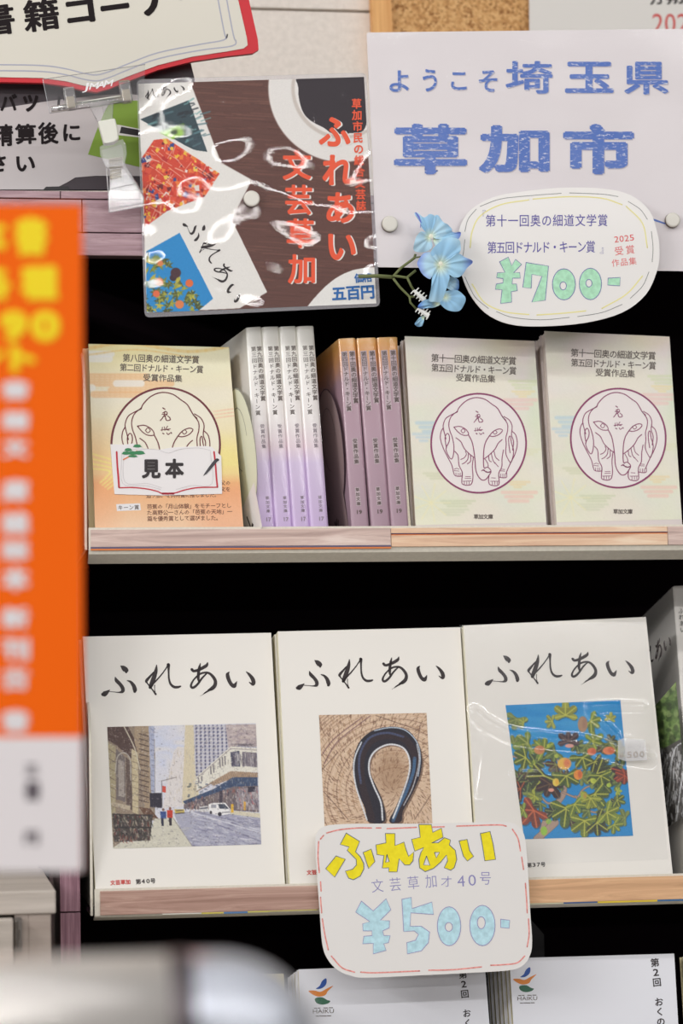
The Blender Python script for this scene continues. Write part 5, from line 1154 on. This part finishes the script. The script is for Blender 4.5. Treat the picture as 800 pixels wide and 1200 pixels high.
marker_shapes(CF, card5, [(za_([(145, 265), (212, 288), (135, 418), (70, 357)]), []), (za_([(218, 100), (315, 160), (285, 235), (320, 270), (345, 320), (345, 360), (320, 410), (270, 437), (235, 425), (212, 375), (265, 360), (292, 330), (290, 290), (250, 250), (225, 225), (240, 200), (175, 182)]), []), (za_([(340, 240), (398, 215), (425, 305), (380, 357)]), []),
    (za_([(500, 103), (570, 103), (570, 190), (635, 165), (650, 220), (668, 268), (705, 235), (700, 300), (675, 330), (640, 330), (600, 285), (585, 380), (525, 380), (525, 350), (478, 352), (490, 262), (440, 255), (432, 185), (505, 170)]), [za_([(512, 255), (528, 305), (502, 312)])]),
    (zb_([(65, 38), (155, 38), (165, 95), (228, 65), (240, 130), (158, 172), (205, 170), (250, 133), (293, 150), (285, 185), (328, 225), (338, 290), (320, 350), (295, 368), (248, 350), (272, 300), (265, 258), (220, 312), (170, 355), (110, 378), (70, 350), (65, 290), (80, 240), (100, 205), (35, 230), (12, 145), (75, 130)]), [zb_([(120, 265), (145, 332), (98, 330)]), zb_([(178, 240), (215, 238), (190, 280)])]),
    (zb_([(355, 157), (413, 145), (430, 225), (460, 268), (415, 302), (385, 265)]), []), (zb_([(508, 103), (578, 88), (600, 180), (618, 290), (540, 300), (525, 200)]), [])], YF, mat('marker_outline', (84, 100, 122), .5), .9, 'yellow_lettering')
zc = Z(400, 1040, 3.6364); CY = mat('cyan_marker', (192, 230, 241), .6, noise=12, nscale=220)
marker_shapes(CF, card5, [(zc([(85, 58), (135, 100), (190, 48), (210, 95), (165, 140), (205, 142), (203, 172), (175, 185), (180, 205), (207, 205), (200, 235), (180, 240), (190, 268), (135, 283), (135, 238), (90, 240), (95, 208), (130, 205), (130, 185), (92, 185), (90, 155), (120, 145), (60, 105)]), []),
    (zc([(257, 50), (297, 42), (300, 90), (385, 62), (392, 115), (295, 108), (292, 165), (340, 165), (375, 190), (370, 235), (340, 270), (280, 283), (278, 235), (315, 225), (328, 200), (310, 185), (265, 188)]), []), (ell(458, 165, 50, 83, z=zc), [ell(457, 168, 16, 19, 14, zc)]), (ell(600, 162, 54, 86, z=zc), [ell(595, 150, 17, 26, 14, zc)]), (zc([(678, 135), (716, 140), (714, 174), (678, 170)]), [])], CY, mat('lilac_line', (158, 150, 200), .5), .8, 'price')
g = G(); cells(g, CF, '文芸草加', (442, 1038), (505, 1032.5), 17, -.0001, -.008, w=15); cells(g, CF, '才', (523, 1033), (524, 1033), 14, -.0001, -.008); cells(g, CF, '40', (540, 1032.5), (553, 1031.5), 16, -.0001, -.004, w=14); cells(g, CF, '号', (568.5, 1029), (570, 1029), 17, -.0001, -.006, w=15)
g.build('pen_lettering', mat('pale_violet_pen', (150, 146, 196), .5), card5)
# clear holder that carries the card on the ledge
hold = thing('card_holder', CF.M @ Matrix.Translation((CF.loc(500, 1080)[0], .0014, CF.loc(500, 1080)[1])), 'small clear plastic holder clipped to the middle ledge behind the yen 500 card', 'holder')
G().box(-.012, .012, 0, .0010, -.02, .04).build('back_plate', film_mat('clear_plastic', .12, 1.0, .1), hold)
G().box(-.012, .012, .0010, .0105, .026, .0272).build('hook', film_mat('clear_plastic'), hold)

# ---- book-shaped corner sign (upper left)
SF = flatF((0, 97), (300, 60), .030)
s1 = sheet_thing(SF, 'book_shaped_sign', 'cream open-book shaped sign with a red edge, top left corner', 'sign')
low = [(-60, 96), (0, 96), (50, 97), (78, 101), (98, 106), (113, 108), (128, 104), (150, 95), (185, 82), (225, 72), (265, 66), (296, 62.5)]
red = low + [(303, 58), (302, 46), (285, -30), (-60, -30)]
G().prism([SF.loc(*p) for p in red], .0002, .005).build('red_backing', mat('sign_red', (206, 36, 48), .5), s1)
inn = [(x, y - 5.5) for x, y in low[:-1]] + [(285, 57), (290, 53), (289, 44), (272, -30), (-60, -30)]
G().prism([SF.loc(*p) for p in inn], -.0004, .0002).build('cream_panel', mat('sign_cream', (220, 215, 202), .5, coat=.2), s1)
g = G()
for d, xr in ((13, 276), (20, 266)):
    pts = [(x, y - d, 1.6) for x, y in low[:9]] + [(235, 70 - d + 2, 1.6), (xr - 4, 66 - d + 1, 1.6), (xr, 60 - d, 1.6), (xr - 3, 40, 1.6), (xr - 16, -30, 1.6)]
    pts = [p if i != 5 else (113, 108 - d, 1.6) for i, p in enumerate(pts)]
    g.ribbon([SF.loc(p[0], p[1]) for p in smooth_line(pts, 4)], 1.6 * PXM, -.0005)
g.build('page_lines', mat('sign_grey_line', (172, 172, 188), .5), s1)
g = G(); K = mat('sign_black', (34, 27, 29), .7, .15)
def rot_glyph(g, F, ch, cx, cy, w, h, deg, y, bold, tight=True):
    c, s = math.cos(R_(deg)), math.sin(R_(deg)); f = lambda a, b: (cx + a * c + b * s, cy - a * s + b * c)
    put_glyph(g, F, ch, f(-w / 2, h / 2), f(w / 2, h / 2), f(-w / 2, -h / 2), y, bold, tight, 4)
for ch, cx, cy, w, h in [('書', -4, 23, 42, 38), ('籍', 48, 17.5, 42, 38), ('コ', 94, 14, 33, 27), ('ー', 134.5, 8.5, 34, 6.5), ('ナ', 181, -1, 40, 38), ('ー', 226, -5, 34, 6.5)]: rot_glyph(g, SF, ch, cx, cy, w, h, 7.5, -.0006, .026 if ch in '書籍' else .045)
g.build('sign_lettering', K, s1)
# ---- grey notice below it
NF = flatF((-40, 222), (170, 222), .045)
s2 = sheet_thing(NF, 'grey_notice', 'grey notice board with black rounded lettering standing on the shelf top', 'sign')
G().prism([NF.loc(*p) for p in [(-60, 60), (150, 60), (222, 68), (228, 92), (230, 222), (-60, 222)]], .0006, .005).build('dark_backing', mat('notice_dark', (66, 56, 62), .5), s2)
G().prism([NF.loc(*p) for p in [(-60, 138), (0, 127), (60, 118), (112, 112), (150, 110), (168, 112), (200, 150), (200, 207), (150, 206), (112, 206), (88, 208), (78, 214), (62, 222), (-60, 222)]], 0, .0006).build('grey_panel', mat('notice_grey', (196, 188, 188), .5, coat=.2), s2)
G().prism([NF.loc(*p) for p in [(50, 223), (54, 219), (80, 218.5), (82, 223)]], -.0008, -.0002).build('foot_tab', mat('notice_black', (30, 24, 28), .4), s2)
G().prism([NF.loc(*p) for p in [(103, 181), (112, 156), (122, 132), (130, 118), (200, 118), (200, 202), (160, 195)]], -.0003, 0).build('green_shape', mat('notice_green', (128, 160, 52), .5), s2)
G().prism([NF.loc(*p) for p in [(137, 146), (172, 153), (172, 162), (135, 158)]], -.0004, -.0003).build('tag_border', mat('notice_white', (226, 222, 218), .5), s2)
G().prism([NF.loc(*p) for p in [(142, 148.5), (172, 154), (172, 161), (140, 156)]], -.0005, -.0004).build('dark_tag', mat('notice_black'), s2)
g = G()
for ch, cx, cy, w, h in [('精', 3, 158.5, 25, 26), ('算', 30, 157, 25, 24), ('後', 56.5, 156, 24, 26), ('に', 84, 155.5, 20, 20), ('さ', -3, 191, 20, 21), ('い', 30, 192, 22, 18), ('バ', 10, 120, 20, 20), ('ッ', 36, 121, 18, 20), ('に', 76, 122, 18, 18)]: rot_glyph(g, NF, ch, cx, cy, w, h, 1.5, -.0002, .034)
g.build('notice_lettering', K, s2)

# ---- cork board and calendar on the wall
YB = YW - .012
KF = flatF((437, 60), (620, 60), YB)
cork = sheet_thing(KF, 'cork_board', 'cork board in a pale wooden frame on the wall, top centre', 'board')
m = mat('cork', (196, 146, 92), .9, noise=0)
nt = m.node_tree; tc = nt.nodes.new('ShaderNodeTexCoord'); vo = nt.nodes.new('ShaderNodeTexVoronoi'); vo.inputs['Scale'].default_value = 420; cr = nt.nodes.new('ShaderNodeValToRGB')
e = cr.color_ramp.elements; e[0].position = .1; e[0].color = lin((150, 102, 58)); e[1].position = .9; e[1].color = lin((226, 182, 126)); k_ = e.new(.45); k_.color = lin((204, 154, 98))
nt.links.new(tc.outputs['Object'], vo.inputs['Vector']); nt.links.new(vo.outputs['Color'], cr.inputs['Fac']); nt.links.new(cr.outputs['Color'], nt.nodes['Principled BSDF'].inputs['Base Color'])
a0 = KF.loc(437, 60); a1 = KF.loc(460, 60); a2 = KF.loc(640, 60)
G().box(a1[0], a2[0] + .1, .002, .010, .0, .25).build('cork_panel', m, cork)
PINE = wood_mat('pine_frame', (214, 150, 84), (238, 184, 116), 200, 6, .5)
G().box(a0[0], a1[0], -.004, .011, -.02, .26).build('frame', PINE, cork); G().box(a1[0], a2[0] + .1, -.004, .011, -.02, .0).build('frame', PINE, cork)
CALF = flatF((619, 60), (860, 58), YB - .008)
cal = sheet_thing(CALF, 'calendar_sheet', 'pale grey paper sheet with red numerals at the top right corner', 'paper')
G().prism([CALF.loc(*p) for p in [(619.5, -30), (870, -30), (872, 70), (620.5, 72)]], 0, .0006).build('sheet', mat('calendar_paper', (226, 222, 216), .6), cal)
g = G()
for i, ch in enumerate('2025'): rot_glyph(g, CALF, ch, 770.5 + i * 14.5, 27.5, 12.5, 23, 1, -.0001, .0)
g.build('numeral_lettering', mat('calendar_red', (206, 70, 66), .5), cal)
g = G(); rot_glyph(g, CALF, '万', 769, -2, 16, 15, 4, -.0001, .035); rot_glyph(g, CALF, '朔', 790, -3, 20, 16, 4, -.0001, .03); g.build('black_lettering', K, cal)

# ---- clear clip
zk = Z(40, 60, 5.7143); XF = flatF((130, 250), (160, 246), -.010)
clip = sheet_thing(XF, 'plastic_clip', 'clear plastic sign clip with a milky joint, gripping the header edge', 'clip')
CL = film_mat('clip_clear', .16, .8, .08, white=(236, 234, 236), ior=1.6); ML = mat('milky_plastic', (226, 226, 214), .4, coat=.4); TN = mat('tan_spring', (196, 184, 160), .35, .5)
def pz(name, pts, y0, y1, m, sm=False, bev=.0005):
    p = zk(pts); p = smooth_line(p, 3, True) if sm else p
    o = G().prism([XF.loc(*q) for q in p], y0, y1).build(name, m, clip)
    if bev: md = o.modifiers.new('bevel', 'BEVEL'); md.width = bev; md.segments = 2; md.limit_method = 'ANGLE'
    return o
pz('card_plate', [(58, 182), (745, 82), (735, 300), (640, 325), (105, 410)], .0030, .0034, film_mat('plate_clear', .05, 1.2, .05), bev=0)
g = G()
for a, b in [((58, 182), (745, 82)), ((58, 182), (105, 410)), ((105, 410), (640, 325))]: g.tube([(*(XF.loc(*zk([q])[0])),) and (XF.loc(*zk([q])[0])[0], .003, XF.loc(*zk([q])[0])[1]) for q in (a, b)], .0003, 6)
g.build('plate_edge', film_mat('edge_clear', .35, 1.5, .1), clip)
g = G(); P0, P1 = XF.loc(*zk([(115, 392)])[0]), XF.loc(*zk([(640, 318)])[0]); g.tube([(P0[0], 0, P0[1]), (P1[0], 0, P1[1])], .0028, 14); g.build('bar', CL, clip, True)
g = G(); P0, P1 = XF.loc(*zk([(140, 372)])[0]), XF.loc(*zk([(640, 292)])[0]); g.tube([(P0[0], .001, P0[1]), (P1[0], .001, P1[1])], .0012, 10); g.build('bar_rib', ML, clip, True)
for x, y in ((240, 322), (612, 275)):
    c = XF.loc(*zk([(x, y)])[0]); s = .667e-3 / 5.7143 * 1.06
    o = G().box(-36 * s, 36 * s, -.005, .0028, -72 * s, 72 * s).build('jaw_ring', CL, clip); o.location = (c[0], 0, c[1]); md = o.modifiers.new('bevel', 'BEVEL'); md.width = .0014; md.segments = 4
    o = G().box(-26 * s, 26 * s, -.0035, .001, -60 * s, 14 * s).build('ring_lining', TN, clip); o.location = (c[0], 0, c[1]); md = o.modifiers.new('bevel', 'BEVEL'); md.width = .001; md.segments = 3
pz('neck', [(358, 345), (530, 320), (525, 470), (432, 485)], -.002, .0022, CL); pz('neck_rib', [(455, 380), (490, 340), (505, 345), (465, 420)], -.003, -.001, CL)
pz('milky_joint', [(424, 476), (540, 456), (556, 520), (566, 598), (530, 622), (466, 626), (448, 560)], -.0045, .0045, ML, bev=.0012)
pz('hinge_housing', [(436, 650), (470, 630), (590, 600), (612, 640), (618, 700), (600, 780), (480, 790), (455, 750), (438, 700)], -.0060, -.0050, CL); pz('hinge_housing', [(452, 660), (585, 620), (600, 690), (590, 770), (490, 780), (466, 740)], .001, .003, CL)
pz('grip_blade', [(480, 760), (602, 740), (628, 800), (700, 910), (735, 985), (728, 1045), (500, 1088), (492, 960), (520, 850)], -.0030, -.0018, CL); pz('grip_blade', [(500, 800), (600, 790), (690, 920), (700, 980), (505, 1010)], .0, .0015, CL)
g = G()
for k, y in enumerate((725, 752, 778, 802, 824, 846)):
    w = 44 if k < 3 else 36; a = XF.loc(*zk([(546 - w, y + 6)])[0]); b = XF.loc(*zk([(546 + w, y - 6)])[0]); g.tube([(a[0], -.001, a[1]), (b[0], -.001, b[1])], .0012 if k != 1 else .0018, 10)
g.build('spring', TN, clip, True)
g = G()
for a, b in [((505, 930), (690, 890)), ((500, 1062), (726, 1022)), ((500, 1085), (728, 1045)), ((480, 770), (495, 950)), ((628, 800), (733, 985)), ((495, 950), (500, 1085)), ((733, 985), (728, 1045))]:
    p, q = [XF.loc(*zk([t])[0]) for t in (a, b)]; g.tube([(p[0], -.0032, p[1]), (q[0], -.0032, q[1])], .0004, 6)
g.build('blade_ridge', film_mat('edge_clear'), clip)
g = G(); 
for i, ch in enumerate('JMAM'):
    x = [345, 402, 452, 500][i]; y = [240, 228, 219, 210][i]; w = [34, 56, 50, 54][i]; h = [62, 44, 44, 44][i]
    p = zk([(x - w / 2 - 6, y + h / 2 + 2), (x + w / 2 - 6, y + h / 2 - 4), (x - w / 2 + 6, y - h / 2 + 2)]); put_glyph(g, XF, ch, *p, .0026, .008, True)
g.build('moulded_lettering', mat('moulded_white', (238, 236, 238), .4), clip)

# ---- hydrangea sprig
zf = Z(430, 235, 6.1538); HF = flatF((470, 390), (540, 388), -.020)
spr = sheet_thing(HF, 'hydrangea_sprig', 'artificial light blue hydrangea sprig with olive stem beside the oval card', 'flower')
pm = print_mat('petal_cloth', .7)
def petal(parent, base, out, mid, tip, core, y0, bulge, seed, name='petal'):
    rr = random.Random(seed); base = zf([base])[0]; pts = smooth_line(zf(out), 5, True); B = HF.loc(*base); O = [HF.loc(*p) for p in pts]
    n = len(O); R = 9; V, F_, Cc = [], [], []; far = max(math.hypot(p[0] - B[0], p[1] - B[1]) for p in O)
    for j in range(R + 1):
        t = j / R
        for i, p in enumerate(O):
            q = (B[0] + (p[0] - B[0]) * t, B[1] + (p[1] - B[1]) * t); d = math.hypot(q[0] - B[0], q[1] - B[1]) / far
            dep = y0 - bulge * math.sin(min(1, d) * math.pi * .9) + .0006 * t * math.sin(i * 2 * math.pi * 5 / n + seed) + .0016 * d * math.sin(i * 2 * math.pi / n + seed * 2)
            V.append((q[0], dep, q[1])); k = min(1, d * 3.2); c1 = [core[a] * (1 - k) + mid[a] * k for a in range(3)]; k2 = max(0, (d - .62) / .38) ** 1.3; v = 1 + .03 * math.sin(i * 2 * math.pi * 9 / n)
            Cc.append(lin([min(255, (c1[a] * (1 - k2) + tip[a] * k2) * v) for a in range(3)]))
    for j in range(R):
        for i in range(n):
            i2 = (i + 1) % n; F_.append((j * n + i, (j + 1) * n + i, (j + 1) * n + i2, j * n + i2))
    me = bpy.data.meshes.new(name); me.from_pydata(V, [], F_); me.update(); a = me.color_attributes.new('Col', 'FLOAT_COLOR', 'POINT'); a.data.foreach_set('color', [x for c in Cc for x in c])
    return new_obj(name, me, pm, parent, True)
SK, LT, VI, CO = (150, 196, 228), (176, 212, 232), (96, 116, 206), (232, 238, 206)
def part_empty(name, parent): o = bpy.data.objects.new(name, None); C.objects.link(o); o.parent = parent; o.empty_display_size = .01; return o
def bloom(pet, y0, parent):
    for i, (b, out, tip) in enumerate(pet): petal(parent, b, out, random.choice([SK, LT, (160, 204, 230)]), tip, CO, y0 - .0004 * i, .0035, i + 3)
def fl_center(name, p, y): 
    g = G(); c = HF.loc(*zf([p])[0])
    for k in range(7): a = k * 2.4; r = .0011 * (k > 0); g.tube([(c[0] + r * math.cos(a) * .3, y + .001, c[1] + r * math.sin(a) * .3), (c[0] + r * math.cos(a), y - .0018, c[1] + r * math.sin(a))], [.0006, .0009], 6)
    g.build('stamen', mat('stamen_cream', (240, 240, 222), .6), name)
bl3 = part_empty('bloom', spr); bloom([((560, 590), [(555, 560), (640, 565), (662, 600), (650, 650), (600, 658), (552, 620)], (66, 110, 180)), ((560, 700), [(530, 690), (560, 660), (640, 655), (700, 702), (690, 760), (650, 805), (570, 795), (520, 750)], SK), ((500, 750), [(358, 772), (400, 728), (470, 722), (530, 745), (480, 775), (400, 785)], (60, 100, 190)), ((400, 850), [(408, 838), (400, 880), (388, 912), (352, 910), (338, 890), (370, 850)], (110, 160, 206))], -.001, bl3)
bl1 = part_empty('bloom', spr); bloom([((445, 270), [(440, 262), (388, 210), (372, 170), (338, 105), (352, 92), (400, 132), (440, 110), (478, 128), (470, 200)], LT), ((450, 262), [(460, 240), (476, 128), (506, 118), (540, 170), (578, 190), (600, 232), (520, 285), (470, 280)], SK), ((440, 275), [(440, 262), (385, 236), (345, 270), (326, 345), (350, 378), (420, 376), (460, 340)], LT), ((470, 290), [(470, 272), (560, 226), (620, 240), (662, 234), (668, 250), (640, 295), (560, 330), (490, 345)], VI)], -.003, bl1)
fl_center(bl1, (445, 275), -.008)
g = G(); strokes(g, HF, [[(p[0], p[1], w) for p, w in zip(zf([(342, 98), (365, 130), (378, 165), (376, 205)]), (1.5, 2.2, 1.8, .6))]], -.0055); g.build('petal_edge', mat('violet_edge', (110, 118, 200), .7), bl1)
bl2 = part_empty('bloom', spr); bloom([((505, 478), [(505, 465), (470, 400), (400, 392), (352, 452), (358, 500), (385, 548), (430, 585), (452, 560), (470, 510)], (120, 140, 214)), ((510, 470), [(490, 460), (440, 400), (480, 340), (560, 288), (640, 300), (655, 350), (640, 402), (560, 450), (525, 470)], LT), ((520, 480), [(520, 462), (600, 415), (640, 405), (690, 432), (745, 458), (700, 505), (660, 560), (600, 572), (545, 520)], VI), ((508, 490), [(490, 490), (530, 490), (575, 560), (556, 640), (520, 738), (470, 745), (428, 735), (440, 640), (452, 560)], LT)], -.008, bl2)
fl_center(bl2, (507, 478), -.0125)
g = G(); ST = mat('olive_stem', (106, 114, 70), .6)
def stem(pts, r): g.tube([(HF.loc(*p)[0], .001 + .002 * math.sin(i), HF.loc(*p)[1]) for i, p in enumerate(zf(pts))], r, 8)
stem([(-60, 545), (80, 540), (190, 548)], .0016); stem([(190, 545), (250, 480), (345, 410), (350, 385)], .0011); stem([(190, 540), (290, 552), (355, 500)], .0011); stem([(290, 552), (320, 610), (345, 650)], .0010); stem([(190, 560), (240, 620), (310, 690), (345, 690)], .0010); stem([(308, 690), (315, 730), (360, 780)], .0009); stem([(345, 410), (400, 400)], .0007)
g.build('stem', ST, spr, True)
for (a, b) in (((335, 650), (412, 722)), ((365, 780), (440, 835))):
    g = G(); p, q = [HF.loc(*zf([t])[0]) for t in (a, b)]; d = Vector((q[0] - p[0], q[1] - p[1])); g.tube([(p[0], -.001, p[1]), (p[0] + d.x * .5, -.0012, p[1] + d.y * .5), (q[0], -.001, q[1])], [.0011, .0018, .0022], 8)
    nrm = Vector((-d.y, d.x)).normalized()
    for k in range(9):
        t = k / 8; s = 1 if k % 2 else -1; cx, cz = p[0] + d.x * t, p[1] + d.y * t; g.tube([(cx, -.001, cz), (cx + nrm.x * s * .0038, -.002 - .001 * (k % 3), cz + nrm.y * s * .0038)], [.0006, .0005], 6)
    g.build('flower_bud', mat('bud_white', (236, 236, 232), .6), spr)
fcx = HF.loc(*zf([(-60, 545)])[0])

# ================================================================== left cabinet
def wbox(name, m, x0, x1, y0, y1, z0, z1, parent, O, bev=.0008):
    g = G(); g.box(0, x1 - x0, 0, y1 - y0, 0, z1 - z0); o = g.build(name, m, parent); o.location = Vector((x0, y0, z0)) - O
    if bev: md = o.modifiers.new('bevel', 'BEVEL'); md.width = bev; md.segments = 2
    return o
Yc = -.16; cx1 = onY(65.5, 1060, Yc).x; bx1 = onY(60, 1095, Yc).x; zt_c = onY(50, 1043.5, Yc).z; zb_c = onY(50, 1071, Yc).z
cab = thing('cabinet', wframe(cx1 - .3, Yc, 0), 'pale wood-grain cabinet with a thick top at the lower left', 'cabinet'); CO_ = Vector((cx1 - .3, Yc, 0))
GW = wood_mat('greyed_wood', (176, 166, 156), (206, 196, 186), 4, 60, .5); GW2 = wood_mat('greyed_wood_dull', (156, 142, 132), (184, 170, 160), 4, 40, .55)
wbox('top_slab', GW, cx1 - .5, cx1, Yc, Yc + .30, zb_c, zt_c, cab, CO_, .0012)
wbox('side_panel', GW2, bx1 - .016, bx1, Yc + .002, Yc + .29, .03, zb_c, cab, CO_); wbox('face_frame', GW2, onY(15.5, 1095, Yc).x + .001, bx1 - .016, Yc + .002, Yc + .02, .03, zb_c, cab, CO_, 0)
wbox('body', GW2, cx1 - .48, bx1 - .017, Yc + .02, Yc + .29, .03, zb_c, cab, CO_, 0); wbox('plinth', GW2, cx1 - .46, bx1 - .02, Yc + .03, Yc + .28, 0, .03, cab, CO_, 0)
dr = wbox('cabinet_door', GW, cx1 - .48, onY(15, 1095, Yc).x, Yc - .014, Yc + .001, .05, zb_c - .002, cab, CO_)
hx = onY(19, 1095, Yc); STL = mat('hinge_steel', (150, 144, 138), .3, .5, 1.0)
g = G(); g.tube([(0, 0, -.009), (0, 0, .009)], .0016, 12); g.tube([(0, 0, -.0035), (0, 0, .0035)], .0024, 12); g.box(-.001, .004, .001, .002, -.012, .012); h = g.build('hinge', STL, cab); h.location = Vector((hx.x, Yc - .002, hx.z)) - CO_

# ================================================================== blurred foreground: orange banner sign, steel pipe
Yo = -.88
BF = flatF((-160, 1020), (97, 1020), Yo, 0, R_(0))
ban = thing('banner_sign', BF.M.copy(), 'tall out-of-focus orange sign board with yellow and white lettering at the left edge', 'sign')
OG = mat('banner_orange', (255, 106, 2), .6, .15)
def bfq(x0, y0, x1, y1, ya, yb, nm, m): return G().prism([BF.loc(x0, y1), BF.loc(x1, y1), BF.loc(x1, y0), BF.loc(x0, y0)], ya, yb).build(nm, m, ban)
bfq(-160, 239, 97, 1021, .0003, .0050, 'board', mat('banner_board', (226, 84, 30), .5)); bfq(-160, 239, 96, 864, -.0001, .0003, 'orange_face', OG); bfq(-160, 864, 96, 1021, -.0001, .0003, 'white_face', mat('banner_white', (236, 230, 232), .5))
YE = mat('banner_yellow', (255, 226, 0), .5); WT = mat('banner_white')
def ban_g(chars, m, nm, bold):
    g = G()
    for ch, x0, y0, x1, y1 in chars: put_glyph(g, BF, ch, (x0, y1), (x1, y1), (x0, y0), -.0004, bold, True, 4)
    g.build(nm, m, ban)
ban_g([('書', 17, 254, 56, 300), ('本', -32, 254, 8, 300), ('種', 24, 311, 68, 352), ('各', -28, 311, 14, 352), ('9', 0, 364, 32, 400), ('0', 36, 364, 70, 400), ('ト', 12, 404, 42, 436), ('ン', -24, 404, 6, 430)], YE, 'yellow_lettering', .07)
ban_g([('書', 2, 446, 34, 468), ('籍', 2, 482, 34, 504), ('文', 2, 514, 34, 536), ('庫', 2, 562, 34, 588), ('雑', 2, 600, 34, 626), ('誌', 2, 632, 34, 656), ('本', 2, 664, 34, 692), ('新', 2, 712, 34, 736), ('刊', 2, 748, 34, 774), ('古', 2, 782, 34, 808), ('書', 2, 832, 34, 858)], WT, 'white_lettering', .06)
ban_g([('三', 29, 896, 45, 908), ('冊', 29, 916, 47, 938), ('円', 29, 974, 45, 990)], mat('banner_ink', (70, 56, 70), .5), 'black_lettering', .05)
lc = BF.loc(-150, 1020)
g = G(); g.tube([(lc[0], .012, .2), (lc[0], .012, -(BF.O.z) + .02)], .008, 14); g.build('stand_pole', mat('pole_steel', (170, 170, 172), .3, .5, 1.0), ban, True)
g = G(); zf0 = -BF.O.z; g.tube([(lc[0], .012, zf0 + .012), (lc[0], .012, zf0)], [.10, .11], 32); g.build('stand_base', mat('pole_steel'), ban)
# steel pipe with an elbow
Yp = -1.18; S_ = (2 + Yp) / FPX
pc = onY(0, 1202, Yp); rp = 84 * S_; e0 = onY(208, 1202, Yp); yaxis = 0
pipe = thing('steel_pipe', Matrix.Translation((e0.x, Yp, 0)), 'out-of-focus brushed steel handrail pipe with a bend, bottom left foreground', 'handrail')
PO = Vector((e0.x, Yp, 0)); SSM = mat('brushed_steel', (246, 240, 234), .30, .5, .55, noise=3, nscale=60)
L0 = onY(-420, 1206, Yp); g = G(); g.tube([(L0.x - PO.x, 0, e0.z), (0, 0, e0.z)], rp, 40); g.build('rail', SSM, pipe, True)
g = G(); Rb = .011; pts = [( .0004 + Rb * math.sin(a), 0, e0.z - Rb + Rb * math.cos(a)) for a in np.linspace(0, math.pi / 2, 18)]
pts = [(.0004, 0, e0.z)] + [(.012 + p[0], 0, p[2]) for p in pts[:]] + [(.012 + pts[-1][0], 0, .02)]
g.tube(pts, rp * .99, 40); g.build('elbow', mat('cool_steel', (206, 210, 220), .30, .5, .6), pipe, True)
g = G(); g.tube([(-.003, 0, e0.z), (-.0015, 0, e0.z), (.0025, 0, e0.z), (.004, 0, e0.z)], [rp, rp * 1.02, rp * 1.02, rp], 40); g.build('joint_ring', mat('dark_joint', (96, 88, 92), .35, .5, .8), pipe, True)
g = G(); g.tube([(.012 + pts[-2][0] * 0 + pts[-1][0] - .012, 0, .02), (pts[-1][0], 0, 0)], [.05, .055], 32); g.build('foot_plate', mat('cool_steel'), pipe)

bpy.data.objects.remove(_to); bpy.data.curves.remove(_tc)
